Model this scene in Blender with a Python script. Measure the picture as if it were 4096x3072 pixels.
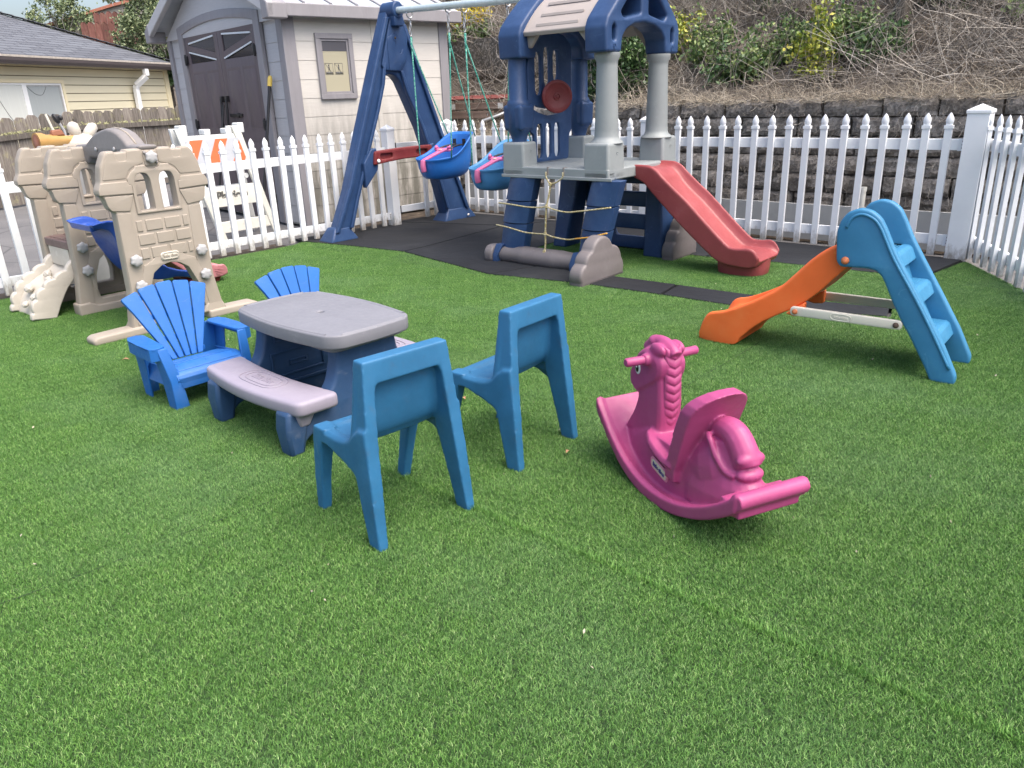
import bpy, bmesh, math, random
import numpy as np
from mathutils import Vector, Matrix
R=math.radians
for o in list(bpy.data.objects): bpy.data.objects.remove(o)
SC=bpy.context.scene
COL=SC.collection
# ---------------- camera ----------------
cd=bpy.data.cameras.new('camera'); cam=bpy.data.objects.new('camera',cd); COL.objects.link(cam)
cd.sensor_fit='HORIZONTAL'; cd.sensor_width=36.0; cd.lens=3052/4096*36.0
cd.clip_start=0.05; cd.clip_end=500
pit,rol=0.3607,-0.0376
F=Vector((0,math.cos(pit),-math.sin(pit))); R0=Vector((1,0,0)); U0=Vector((0,math.sin(pit),math.cos(pit)))
Rv=R0*math.cos(rol)+U0*math.sin(rol); Uv=U0*math.cos(rol)-R0*math.sin(rol)
cam.matrix_world=Matrix(((Rv.x,Uv.x,-F.x,0),(Rv.y,Uv.y,-F.y,0),(Rv.z,Uv.z,-F.z,1.4),(0,0,0,1)))
SC.camera=cam
# ---------------- light ----------------
SUN_EL,SUN_AZ=62.0,128.0          # azimuth from +Y, negative = towards -X
w=bpy.data.worlds.new('World'); SC.world=w; w.use_nodes=True
nt=w.node_tree; bg=nt.nodes['Background']; sky=nt.nodes.new('ShaderNodeTexSky')
sky.sky_type='NISHITA'; sky.sun_disc=False; sky.sun_elevation=R(SUN_EL); sky.sun_rotation=R(SUN_AZ)
sky.air_density=1.0; sky.dust_density=6.0; sky.ozone_density=1.0; sky.altitude=50
nt.links.new(sky.outputs[0],bg.inputs[0]); bg.inputs[1].default_value=0.15
sl=bpy.data.lights.new('sun','SUN'); sun=bpy.data.objects.new('sun',sl); COL.objects.link(sun)
sl.energy=1.0; sl.angle=R(60); sl.color=(1.0,0.96,0.90)
sd=Vector((math.sin(R(SUN_AZ))*math.cos(R(SUN_EL)),math.cos(R(SUN_AZ))*math.cos(R(SUN_EL)),math.sin(R(SUN_EL))))
sun.rotation_euler=sd.to_track_quat('Z','Y').to_euler()
SC.view_settings.view_transform='Standard'; SC.view_settings.look='None'
SC.view_settings.exposure=1.25; SC.view_settings.gamma=1.0
rnd=random.Random(7); npr=np.random.default_rng(7)

# ---------------- tags ----------------
def tag(o,label=None,cat=None,group=None,kind=None):
    if label: o['label']=label
    if cat: o['category']=cat
    if group: o['group']=group
    if kind: o['kind']=kind
    return o
def thing(name,label,cat,loc=(0,0,0),rz=0,group=None):
    o=bpy.data.objects.new(name,None); COL.objects.link(o); o.empty_display_size=.05
    o.location=loc; o.rotation_euler=(0,0,rz); tag(o,label,cat,group); return o
def link(o,parent=None):
    COL.objects.link(o)
    if parent: o.parent=parent
    return o
def copy_tree(o,parent=None):
    kids=list(o.children); c=o.copy(); COL.objects.link(c)
    if parent: c.parent=parent
    for k in kids: copy_tree(k,c)
    return c
# ---------------- materials ----------------
def newmat(name):
    m=bpy.data.materials.new(name); m.use_nodes=True; return m,m.node_tree,m.node_tree.nodes['Principled BSDF']
def ramp(nt,fac,stops,interp='LINEAR'):
    r=nt.nodes.new('ShaderNodeValToRGB'); r.color_ramp.interpolation=interp
    el=r.color_ramp.elements
    while len(el)<len(stops): el.new(0.5)
    for e,(p,c) in zip(el,stops): e.position=p; e.color=(c[0],c[1],c[2],1) if hasattr(c,'__len__') else (c,c,c,1)
    nt.links.new(fac,r.inputs[0]); return r.outputs[0]
def coords(nt,kind='Object',scale=(1,1,1)):
    if kind=='World':
        g=nt.nodes.new('ShaderNodeNewGeometry').outputs['Position']
    else: g=nt.nodes.new('ShaderNodeTexCoord').outputs[kind]
    mp=nt.nodes.new('ShaderNodeMapping'); mp.inputs['Scale'].default_value=scale; nt.links.new(g,mp.inputs[0]); return mp.outputs[0]
def noise(nt,vec,scale,detail=5,rough=.6,dist=0):
    n=nt.nodes.new('ShaderNodeTexNoise'); n.inputs['Scale'].default_value=scale; n.inputs['Detail'].default_value=detail
    n.inputs['Roughness'].default_value=rough; n.inputs['Distortion'].default_value=dist; nt.links.new(vec,n.inputs['Vector']); return n.outputs['Fac']
def mix(nt,f,a,b,mode='MIX'):
    m=nt.nodes.new('ShaderNodeMix'); m.data_type='RGBA'; m.blend_type=mode
    for s,v in ((m.inputs[0],f),(m.inputs[6],a),(m.inputs[7],b)):
        if hasattr(v,'default_value'): nt.links.new(v,s)
        elif hasattr(v,'__len__'): s.default_value=(v[0],v[1],v[2],1)
        else: s.default_value=v
    return m.outputs[2]
def bump(nt,b,h,strength=.2,dist=.002,normal=None):
    n=nt.nodes.new('ShaderNodeBump'); n.inputs['Strength'].default_value=strength; n.inputs['Distance'].default_value=dist
    nt.links.new(h,n.inputs['Height'])
    if normal: nt.links.new(normal,n.inputs['Normal'])
    nt.links.new(n.outputs[0],b.inputs['Normal']); return n.outputs[0]
def mul(c,k): return tuple(min(1,x*k) for x in c)
def plastic(name,c,rough=.42,fade=None,var=.16,dirt=.25,grime=(.10,.085,.06),tex=260,scuff=.55,sc0=.60):
    """moulded plastic: slightly mottled, chalky scuffs, a little grime, fine orange peel"""
    m,nt,b=newmat(name); v=coords(nt)
    n1=noise(nt,v,3.5,6,.65); n2=noise(nt,v,38,4,.7)
    fade=fade or tuple(x+(0.55-x)*.22 for x in c)
    col=ramp(nt,n1,[(.35,mul(c,1-var)),(.52,c),(.74,tuple(c[i]*.72+fade[i]*.28 for i in range(3)))])
    sc=coords(nt,'Object',(1,1,1)); vn=noise(nt,sc,11,8,.72,1.2)
    spk=ramp(nt,vn,[(sc0,0),(sc0+.13,scuff)])
    col=mix(nt,spk,col,fade)
    dn=noise(nt,v,19,7,.75,.6); dm=ramp(nt,dn,[(.58,0),(.78,dirt)])
    col=mix(nt,dm,col,grime)
    nt.links.new(col,b.inputs['Base Color'])
    rr=ramp(nt,n2,[(.3,rough-.05),(.7,rough+.13)]); nt.links.new(rr,b.inputs['Roughness'])
    pk=noise(nt,v,tex,2,.5); bn=bump(nt,b,pk,.10,.0015); lo=noise(nt,v,9,3,.5); bump(nt,b,lo,.12,.012,bn)
    b.inputs['Specular IOR Level'].default_value=.42
    return m
def simple(name,c,rough=.6,var=.2,scale=8,bumpk=.15,metal=0,aniso=(1,1,1),c2=None,bscale=None,bdist=.004):
    m,nt,b=newmat(name); v=coords(nt,'Object',aniso); n=noise(nt,v,scale,7,.65)
    col=ramp(nt,n,[(.3,mul(c,1-var)),(.55,c),(.75,c2 or mul(c,1+var))]); nt.links.new(col,b.inputs['Base Color'])
    b.inputs['Roughness'].default_value=rough; b.inputs['Metallic'].default_value=metal
    if bumpk: bump(nt,b,noise(nt,v,bscale or scale*6,5,.65),bumpk,bdist)
    return m
M={}
M['chair_blue']=plastic('chair_blue',(.026,.140,.285),.46,fade=(.050,.19,.35),var=.18,scuff=.35,sc0=.60)
M['adir_blue']=plastic('adirondack_blue',(.018,.130,.43),.42,var=.10,dirt=.08)
M['pink']=plastic('rocker_magenta',(.37,.060,.175),.38,fade=(.50,.13,.29),var=.10,dirt=.10,scuff=.35,sc0=.60)
M['table_grey']=plastic('table_grey',(.195,.197,.220),.50,var=.08,dirt=.18)
M['lilac']=plastic('bench_lilac',(.295,.268,.330),.46,var=.06,dirt=.12)
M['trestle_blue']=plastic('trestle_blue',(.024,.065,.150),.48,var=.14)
M['navy']=plastic('tower_navy',(.021,.055,.145),.42,fade=(.09,.16,.30),var=.14,dirt=.12)
M['tower_grey']=plastic('tower_grey',(.255,.280,.285),.46,var=.07,dirt=.15)
M['taupe']=plastic('cloud_taupe',(.158,.142,.143),.46,var=.08,dirt=.10)
M['roof_tan']=plastic('roof_tan',(.37,.325,.295),.48,var=.06,dirt=.12)
M['slide_red']=plastic('slide_red',(.295,.062,.066),.36,fade=(.50,.20,.21),var=.12,dirt=.05)
M['bar_red']=plastic('bar_red',(.17,.024,.026),.45,fade=(.42,.14,.13))
M['castle_tan']=plastic('castle_tan',(.345,.302,.250),.50,var=.06,dirt=.12)
M['castle_grey']=plastic('castle_grey',(.225,.208,.200),.50,var=.08,dirt=.12)
M['knob']=plastic('knob_grey',(.40,.40,.405),.5,var=.15,dirt=.35)
M['cream']=plastic('ramp_cream',(.54,.50,.435),.44,fade=(.78,.76,.72),var=.08,dirt=.14)
M['deck_brown']=plastic('deck_brown',(.16,.105,.095),.5)
M['slide_blue']=plastic('slide_blue',(.020,.085,.42),.34,var=.08,dirt=.05)
M['slide_pink']=plastic('slide_pink',(.50,.20,.22),.48,fade=(.66,.42,.42),var=.1)
M['small_blue']=plastic('ladder_blue',(.040,.200,.370),.42,fade=(.16,.38,.56),var=.10,dirt=.12)
M['orange']=plastic('slide_orange',(.84,.155,.035),.45,fade=(.85,.30,.10),var=.08,dirt=.06)
M['bar_cream']=plastic('bar_cream',(.64,.61,.52),.45,var=.05)
M['bolt_orange']=plastic('bolt_orange',(.52,.16,.06),.5)
M['rust']=simple('rusty_bolt',(.07,.045,.03),.7,.4,40,.4)
M['seat_blue']=plastic('swing_blue',(.022,.155,.52),.36,var=.06,dirt=.05)
M['seat_pale']=plastic('swing_blue_faded',(.075,.26,.52),.40,var=.06,dirt=.05)
M['harness']=plastic('harness_pink',(.66,.165,.34),.4,var=.05,dirt=.05)
M['black']=simple('black_strap',(.015,.015,.017),.5,.2,30,.1)
M['fence_white']=plastic('vinyl_white',(.80,.82,.84),.36,fade=(.85,.86,.87),var=.04,dirt=.07,grime=(.32,.29,.24))
def splash(m):
    nt=m.node_tree; b=nt.nodes['Principled BSDF']; src=b.inputs['Base Color'].links[0].from_socket; v=coords(nt); s=nt.nodes.new('ShaderNodeSeparateXYZ'); nt.links.new(v,s.inputs[0])
    w_=coords(nt,'World',(9,9,4)); n=noise(nt,w_,2.2,6,.75); ad=nt.nodes.new('ShaderNodeMath'); ad.operation='MULTIPLY_ADD'; nt.links.new(n,ad.inputs[0]); ad.inputs[1].default_value=-.42; nt.links.new(s.outputs[2],ad.inputs[2])
    f=ramp(nt,ad.outputs[0],[(0,.0),(1,1)]); mr=nt.nodes.new('ShaderNodeMapRange'); nt.links.new(ad.outputs[0],mr.inputs[0]); mr.inputs[1].default_value=-.08; mr.inputs[2].default_value=-.22; mr.inputs[3].default_value=0; mr.inputs[4].default_value=.8
    nt.links.new(mix(nt,mr.outputs[0],src,(.20,.17,.12)),b.inputs['Base Color'])
splash(M['fence_white'])
M['vinyl_dirty']=plastic('vinyl_white_dirty_foot',(.78,.80,.82),.4,fade=(.8,.8,.8),var=.05,dirt=.35,grime=(.10,.08,.06))
M['galv']=simple('galvanised_pipe',(.60,.68,.67),.36,.12,22,.06,.35)
M['chain']=simple('zinc_hook',(.60,.60,.60),.3,.2,60,.05,.9)
M['white_bolt']=simple('white_cap',(.7,.68,.66),.5,.15,40,.05)
# ropes
def ropemat(name,a,bc):
    m,nt,b=newmat(name); v=coords(nt); n=noise(nt,v,90,3,.6); nt.links.new(ramp(nt,n,[(.42,a),(.60,bc)]),b.inputs['Base Color']); b.inputs['Roughness'].default_value=.8
    bump(nt,b,noise(nt,v,400,2,.5),.5,.003); return m
M['rope_green']=ropemat('rope_green',(.02,.27,.20),(.22,.50,.40))
M['rope_yellow']=ropemat('rope_straw',(.30,.24,.08),(.58,.53,.36))
M['rope_orange']=ropemat('rope_orange',(.55,.25,.02),(.68,.42,.10))
# shed
def siding(name,c,stain=0.0):
    m,nt,b=newmat(name); v=coords(nt,'Object',(2.5,2.5,40)); n=noise(nt,v,2.2,6,.7,.4)
    v2=coords(nt,'Object',(7,7,1.1)); st=noise(nt,v2,1.6,6,.7)
    col=ramp(nt,n,[(.3,mul(c,.90)),(.6,c),(.8,mul(c,1.06))])
    # rising damp: dark algae low on the wall and in vertical runs
    pz=nt.nodes.new('ShaderNodeSeparateXYZ'); nt.links.new(coords(nt),pz.inputs[0])
    mr=nt.nodes.new('ShaderNodeMapRange'); mr.inputs[1].default_value=1.55; mr.inputs[2].default_value=.55; mr.inputs[3].default_value=0; mr.inputs[4].default_value=1
    nt.links.new(pz.outputs[2],mr.inputs[0])
    ma=nt.nodes.new('ShaderNodeMath'); ma.operation='MULTIPLY'; nt.links.new(mr.outputs[0],ma.inputs[0]); nt.links.new(ramp(nt,st,[(.30,0),(.58,stain)]),ma.inputs[1])
    col=mix(nt,ma.outputs[0],col,(.15,.145,.12))
    nt.links.new(col,b.inputs['Base Color']); b.inputs['Roughness'].default_value=.55; bump(nt,b,n,.18,.006); return m
M['siding']=siding('shed_siding_lit',(.61,.585,.54),.9)  # side wall colour lightened to carry the light falling on it
M['siding_front_shaded']=siding('shed_siding_shaded',(.50,.50,.515),.3)  # same siding, darker and bluer: the front's shade put into its colour
M['trim']=simple('shed_trim',(.27,.26,.275),.55,.10,5,.1,0,(3,3,.6))
M['door']=simple('shed_door',(.115,.090,.098),.5,.14,6,.12,0,(3,3,.5))
M['door_hard']=simple('black_ironwork',(.012,.012,.014),.45,.2,30,.05)
M['shed_roof']=simple('shed_roof_panel',(.42,.46,.50),.35,.12,4,.05)
def glassy(name,c,rough=.12):
    m,nt,b=newmat(name); b.inputs['Base Color'].default_value=(*c,1); b.inputs['Roughness'].default_value=rough; b.inputs['Specular IOR Level'].default_value=.6
    bump(nt,b,noise(nt,coords(nt),3,3,.5),.06,.02); return m
M['pane_dark']=glassy('dark_pane',(.02,.023,.032))
M['pane_pale']=glassy('papered_pane',(.44,.41,.30),.18)
M['pane_top']=glassy('pane_upper',(.10,.10,.115))
M['ink']=simple('ink_grey',(.13,.13,.12),.6,.1,20,0)
M['bright_strip']=simple('pale_window_bar',(.70,.76,.80),.3,.03,10,0)
# house
M['lap']=simple('yellow_lap_siding',(.64,.585,.42),.5,.04,3,.03,0,(.5,.5,6))
M['lap_trim']=simple('pale_yellow_trim',(.70,.62,.42),.5,.03,3,.02)
def shingle():
    m,nt,b=newmat('asphalt_shingles'); v=coords(nt,'UV'); br=nt.nodes.new('ShaderNodeTexBrick'); nt.links.new(v,br.inputs['Vector'])
    br.offset=.43; br.inputs['Scale'].default_value=1; br.inputs['Mortar Size'].default_value=.016; br.inputs['Brick Width'].default_value=.62; br.inputs['Row Height'].default_value=.165
    br.inputs['Color1'].default_value=(.070,.075,.090,1); br.inputs['Color2'].default_value=(.12,.13,.15,1); br.inputs['Mortar'].default_value=(.012,.013,.02,1); br.inputs['Mortar Smooth'].default_value=.3
    n=noise(nt,v,30,4,.8); col=mix(nt,ramp(nt,n,[(.3,0),(.8,.35)]),br.outputs[0],(.20,.21,.23)); nt.links.new(col,b.inputs['Base Color'])
    b.inputs['Roughness'].default_value=.85; iv=nt.nodes.new('ShaderNodeMath'); iv.operation='SUBTRACT'; iv.inputs[0].default_value=1; nt.links.new(br.outputs['Fac'],iv.inputs[1]); bump(nt,b,iv.outputs[0],.6,.02); return m
M['shingle']=shingle()
M['cap_shingle']=simple('ridge_shingle',(.10,.105,.12),.85,.25,30,.3)
M['lap_shade']=simple('painted_lap_shade',(.20,.17,.11),.8,.1,10,0)  # dark colour behind the laps, painting the shade line under each
M['gutter']=simple('brown_gutter',(.085,.070,.072),.45,.1,4,.05)
M['drip']=simple('weathered_drip_edge',(.42,.38,.33),.6,.25,14,.1)
M['white_metal']=simple('white_downspout',(.76,.77,.77),.4,.04,9,.03)
M['blind']=simple('vertical_blinds',(.60,.62,.58),.5,.06,3,.0,0,(14,14,.2))
M['screen']=simple('window_screen',(.34,.37,.37),.5,.05,3,.0,0,(12,12,.2))
# wood
def wood(name,c,c2,lichen=.0):
    m,nt,b=newmat(name); v=coords(nt,'Object',(30,30,2.2)); n=noise(nt,v,1.4,8,.75,.5); v2=coords(nt); n2=noise(nt,v2,6,6,.7)
    col=ramp(nt,n,[(.28,mul(c,.45)),(.48,c),(.72,c2)])
    col=mix(nt,ramp(nt,n2,[(.55,0),(.72,lichen)]),col,(.36,.34,.17)); nt.links.new(col,b.inputs['Base Color']); b.inputs['Roughness'].default_value=.9
    at=nt.nodes.new('ShaderNodeAttribute'); at.attribute_name='rnd'
    m2=mix(nt,1.0,col,ramp(nt,at.outputs['Fac'],[(0,.62),(1,1.25)]),'MULTIPLY'); nt.links.new(m2,b.inputs['Base Color'])
    bump(nt,b,n,.5,.006); return m
M['old_wood']=wood('weathered_boards',(.17,.148,.128),(.36,.33,.285),.75)
M['red_wood']=wood('red_boards',(.15,.060,.048),(.24,.12,.095),.15)
M['post_wood']=wood('post_wood',(.16,.135,.11),(.30,.26,.21),.2)
M['lichen']=simple('lichen',(.42,.42,.23),.95,.3,40,.8,0,(1,1,1),None,80,.01)
# ground
def asphalt():
    m,nt,b=newmat('asphalt'); v=coords(nt,'World'); n=noise(nt,v,.7,6,.7); s=noise(nt,v,90,3,.7)
    col=mix(nt,ramp(nt,s,[(.3,0),(.8,.5)]),ramp(nt,n,[(.3,(.085,.085,.088)),(.7,(.155,.15,.15))]),(.23,.225,.22))
    vo=nt.nodes.new('ShaderNodeTexVoronoi'); vo.feature='DISTANCE_TO_EDGE'; vo.inputs['Scale'].default_value=.55; nt.links.new(v,vo.inputs['Vector'])
    col=mix(nt,ramp(nt,vo.outputs['Distance'],[(0,.6),(.012,0)]),col,(.03,.03,.03)); nt.links.new(col,b.inputs['Base Color']); b.inputs['Roughness'].default_value=.9; bump(nt,b,s,.4,.004); return m
M['asphalt']=asphalt()
M['soil']=simple('bare_soil',(.085,.065,.048),.95,.35,9,.7,0,(1,1,1),(.19,.15,.11),60,.02)
def rubber():
    m,nt,b=newmat('rubber_mat'); v=coords(nt,'World'); n=noise(nt,v,1.3,7,.7,.5); s=noise(nt,v,160,3,.8)
    col=ramp(nt,n,[(.3,(.009,.010,.013)),(.55,(.015,.017,.021)),(.8,(.034,.037,.042))])
    col=mix(nt,ramp(nt,s,[(.62,0),(.8,.25)]),col,(.07,.07,.07)); nt.links.new(col,b.inputs['Base Color'])
    b.inputs['Specular IOR Level'].default_value=.3; b.inputs['Roughness'].default_value=.8; b1=bump(nt,b,s,.35,.002); bump(nt,b,n,.3,.05,b1); return m
M['rubber']=rubber()
def turfbase():
    m,nt,b=newmat('turf_backing'); v=coords(nt,'World'); s=noise(nt,v,120,3,.8)
    nt.links.new(ramp(nt,s,[(.3,(.010,.028,.008)),(.7,(.035,.075,.020))]),b.inputs['Base Color']); b.inputs['Roughness'].default_value=.9; bump(nt,b,s,.8,.01); return m
M['turf_base']=turfbase()
def blade():
    m,nt,b=newmat('turf_blades'); at=nt.nodes.new('ShaderNodeAttribute'); at.attribute_name='rnd'
    v=coords(nt,'World'); n=noise(nt,v,.9,5,.6); n3=noise(nt,v,6,5,.65)
    col=ramp(nt,at.outputs['Fac'],[(0,(.032,.090,.012)),(.40,(.078,.200,.034)),(.74,(.148,.325,.066)),(.92,(.25,.44,.11)),(1.0,(.42,.56,.24))])
    # trodden, dusty patches are paler and greyer
    col=mix(nt,ramp(nt,n,[(.48,0),(.74,.36)]),col,(.22,.36,.19)); col=mix(nt,ramp(nt,n3,[(.35,.3),(.6,0)]),col,(.04,.12,.03))
    nt.links.new(col,b.inputs['Base Color']); b.inputs['Roughness'].default_value=.48; b.inputs['Specular IOR Level'].default_value=.35
    b.inputs['Sheen Weight'].default_value=.0; return m
M['blade']=blade()
def blockm(name,base,moss):
    m,nt,b=newmat(name); v=coords(nt,'World'); vo=nt.nodes.new('ShaderNodeTexVoronoi'); vo.inputs['Scale'].default_value=42; nt.links.new(v,vo.inputs['Vector'])
    big=noise(nt,v,2.6,8,.72,.4); agg=ramp(nt,vo.outputs['Color'],[(.3,mul(base,.6)),(.6,base),(.88,(.44,.41,.37))])
    mo=ramp(nt,big,[(.40,0),(.56,moss)]); fib=noise(nt,coords(nt,'World',(1,1,.35)),55,6,.8,1)
    col=mix(nt,mo,agg,ramp(nt,fib,[(.3,(.045,.038,.028)),(.55,(.12,.10,.078)),(.75,(.25,.22,.17))])); nt.links.new(col,b.inputs['Base Color'])
    b.inputs['Roughness'].default_value=.95; b1=bump(nt,b,vo.outputs['Distance'],.5,.012); bump(nt,b,fib,.7,.03,b1); return m
M['block']=blockm('retaining_block',(.40,.37,.34),.62)
M['block_top']=blockm('retaining_block_bare',(.42,.39,.36),.45)
M['agg']=blockm('aggregate_wall',(.17,.16,.14),.45)
M['cmu']=simple('garden_block_wall',(.30,.29,.26),.9,.2,6,.4)
M['brick_cap']=simple('brick_cap',(.38,.15,.10),.9,.2,20,.4)
def leafm(name,a,bc,cc,trans=.25):
    m,nt,b=newmat(name); at=nt.nodes.new('ShaderNodeAttribute'); at.attribute_name='rnd'
    nt.links.new(ramp(nt,at.outputs['Fac'],[(0,a),(.6,bc),(1,cc)]),b.inputs['Base Color']); b.inputs['Roughness'].default_value=.5
    b.inputs['Subsurface Weight'].default_value=0; return m
M['leaf_dark']=leafm('leaf_dark',(.025,.065,.020),(.065,.130,.042),(.16,.25,.08))
M['leaf_mid']=leafm('leaf_mid',(.05,.10,.03),(.12,.20,.06),(.32,.38,.13))
M['leaf_yellow']=leafm('leaf_yellow',(.14,.22,.03),(.34,.38,.05),(.50,.46,.07))
M['flower']=leafm('yellow_flowers',(.50,.42,.01),(.75,.60,.02),(.80,.70,.08))
M['leaf_hazy']=leafm('leaf_hazy',(.08,.12,.055),(.17,.22,.10),(.34,.38,.20))  # leaf greens paled, distance haze mixed into the colour
M['twig']=leafm('dry_twigs',(.11,.095,.08),(.29,.26,.225),(.54,.50,.44))
M['straw']=leafm('dry_grass',(.18,.15,.115),(.38,.33,.255),(.60,.54,.43))
M['bark']=simple('bark',(.13,.11,.09),.95,.35,12,.8,0,(4,4,.6),(.22,.19,.16),30,.02)
def litter():
    m,nt,b=newmat('leaf_litter'); v=coords(nt,'World'); n=noise(nt,v,2,7,.7,.5); f=noise(nt,coords(nt,'World',(1,1,1)),45,6,.8,1.5)
    col=mix(nt,ramp(nt,n,[(.35,0),(.7,.8)]),ramp(nt,f,[(.3,(.055,.047,.040)),(.5,(.15,.13,.11)),(.72,(.33,.30,.26))]),ramp(nt,f,[(.3,(.08,.06,.045)),(.6,(.24,.19,.14)),(.8,(.38,.32,.25))]))
    nt.links.new(col,b.inputs['Base Color']); b.inputs['Roughness'].default_value=.98; bump(nt,b,f,1,.04); return m
M['litter']=litter()
M['barr_white']=plastic('barricade_white',(.66,.68,.67),.5,fade=(.8,.8,.8),var=.06,dirt=.35,grime=(.28,.27,.20))
M['barr_dirty']=plastic('barricade_mossy',(.62,.62,.56),.6,fade=(.7,.7,.66),var=.12,dirt=.9,grime=(.17,.165,.09))
M['barr_orange']=simple('reflective_orange',(.80,.155,.06),.35,.06,12,.02)
M['sheet_white']=simple('reflective_white',(.46,.48,.51),.3,.04,12,.02)
M['board_grey']=simple('grey_board',(.36,.37,.37),.6,.1,4,.05)
M['ladder_brown']=simple('ladder_rail',(.20,.14,.11),.55,.2,9,.15)
M['ladder_red']=simple('ladder_red',(.22,.06,.05),.6,.2,9,.15)
M['alu']=simple('aluminium_rung',(.50,.50,.49),.35,.2,20,.1,.6)
M['label_white']=simple('sticker_white',(.60,.60,.58),.5,.06,30,0)
M['sticker_cream']=simple('sticker_cream',(.62,.59,.44),.4,.03,30,0)
M['sticker_pink']=simple('sticker_rim',(.66,.24,.34),.35,.03,30,0)
M['ink_blue']=simple('ink_blue',(.025,.06,.22),.4,.05,30,0)
M['eye_black']=simple('eye_black',(.008,.012,.012),.25,.05,30,0)
M['eye_white']=simple('eye_white',(.72,.74,.70),.35,.03,30,0)
M['bin_grey']=simple('storage_bin',(.33,.34,.35),.5,.1,8,.05)
M['toy_ochre']=plastic('toy_ochre',(.46,.27,.09),.4)
M['toy_brown']=plastic('toy_brown',(.26,.10,.05),.45)
M['hose']=simple('green_hose',(.02,.24,.15),.45,.2,20,.1)
M['yellow_grip']=simple('yellow_grip',(.72,.52,.10),.45,.08,20,.05)
M['dead_leaf']=simple('dead_leaf',(.36,.20,.11),.8,.25,60,.3)
M['pipe_pvc']=simple('pvc_stub',(.68,.68,.64),.4,.06,20,.03)

# ---------------- mesh helpers ----------------
def finish(me,ang=38):
    me.shade_smooth()
    if ang is not None: me.set_sharp_from_angle(angle=R(ang))
def mesh_obj(name,v,f,mat,parent=None,ang=38,bev=0,seg=2,loc=None,rot=None):
    me=bpy.data.meshes.new(name); me.from_pydata([tuple(x) for x in v],[],[tuple(x) for x in f]); me.validate(); me.update()
    bm=bmesh.new(); bm.from_mesh(me); bmesh.ops.recalc_face_normals(bm,faces=bm.faces); bm.to_mesh(me); bm.free()
    finish(me,ang); me.materials.append(M[mat] if isinstance(mat,str) else mat)
    o=bpy.data.objects.new(name,me); link(o,parent)
    if loc: o.location=loc
    if rot: o.rotation_euler=rot
    if bev:
        b=o.modifiers.new('bevel','BEVEL'); b.width=bev; b.segments=seg; b.limit_method='ANGLE'; b.angle_limit=R(30); b.harden_normals=False
    return o
class MB:
    def __init__(s): s.v=[]; s.f=[]
    def add(s,v,f):
        n=len(s.v); s.v+= [tuple(p) for p in v]; s.f+=[tuple(i+n for i in q) for q in f]; return s
    def box(s,x0,x1,y0,y1,z0,z1):
        return s.add([(x0,y0,z0),(x1,y0,z0),(x1,y1,z0),(x0,y1,z0),(x0,y0,z1),(x1,y0,z1),(x1,y1,z1),(x0,y1,z1)],[(0,3,2,1),(4,5,6,7),(0,1,5,4),(1,2,6,5),(2,3,7,6),(3,0,4,7)])
    def beam(s,p,q,w,h,up=(0,0,1)):
        p=Vector(p);q=Vector(q);d=(q-p).normalized();u=Vector(up);r=d.cross(u)
        if r.length<1e-4: r=d.cross(Vector((1,0,0)))
        r.normalize();u=r.cross(d);vs=[]
        for c in (p,q):
            for a,b in ((-1,-1),(1,-1),(1,1),(-1,1)): vs.append(c+r*a*w/2+u*b*h/2)
        return s.add(vs,[(0,1,2,3),(7,6,5,4),(0,4,5,1),(1,5,6,2),(2,6,7,3),(3,7,4,0)])
    def loft(s,rings,caps=True,closed=True):
        n=len(rings[0]);v=[p for r in rings for p in r];f=[]
        for i in range(len(rings)-1):
            for j in range(n if closed else n-1):
                k=(j+1)%n; f.append((i*n+j,i*n+k,(i+1)*n+k,(i+1)*n+j))
        if caps and closed: f.append(tuple(range(n))[::-1]); f.append(tuple((len(rings)-1)*n+j for j in range(n)))
        return s.add(v,f)
    def tube(s,path,r,n=8,caps=True):
        path=[Vector(p) for p in path]; rs=r if hasattr(r,'__len__') else [r]*len(path); rings=[]; up=None
        for i,p in enumerate(path):
            d=(path[min(i+1,len(path)-1)]-path[max(i-1,0)]).normalized()
            if up is None: up=Vector((0,0,1)) if abs(d.z)<.9 else Vector((1,0,0))
            x=d.cross(up).normalized(); y=x.cross(d).normalized(); up=y
            rings.append([p+(x*math.cos(2*math.pi*k/n)+y*math.sin(2*math.pi*k/n))*rs[i] for k in range(n)])
        return s.loft(rings,caps)
    def lathe(s,prof,n=20,axis='z',c=(0,0,0)):
        rings=[]
        for r,h in prof:
            rg=[]
            for k in range(n):
                a=2*math.pi*k/n; x,y=r*math.cos(a),r*math.sin(a)
                p={'z':(x,y,h),'y':(x,h,y),'x':(h,x,y)}[axis]; rg.append((p[0]+c[0],p[1]+c[1],p[2]+c[2]))
            rings.append(rg)
        return s.loft(rings)
    def ell(s,c,r,n=14,m=10,rot=None):
        rings=[]
        for i in range(m+1):
            t=math.pi*i/m; rr=max(math.sin(t),.02); rg=[]
            for k in range(n):
                a=2*math.pi*k/n; p=Vector((r[0]*rr*math.cos(a),r[1]*rr*math.sin(a),r[2]*math.cos(t)))
                if rot: p=rot@p
                rg.append(p+Vector(c))
            rings.append(rg)
        return s.loft(rings)
    def prism(s,poly,plane,a,b):
        m={'uz':lambda p,t:(p[0],t,p[1]),'vz':lambda p,t:(t,p[0],p[1]),'uv':lambda p,t:(p[0],p[1],t)}[plane]
        return s.loft([[m(p,a) for p in poly],[m(p,b) for p in poly]])
    def obj(s,name,mat,parent=None,**k): return mesh_obj(name,s.v,s.f,mat,parent,**k)
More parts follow.
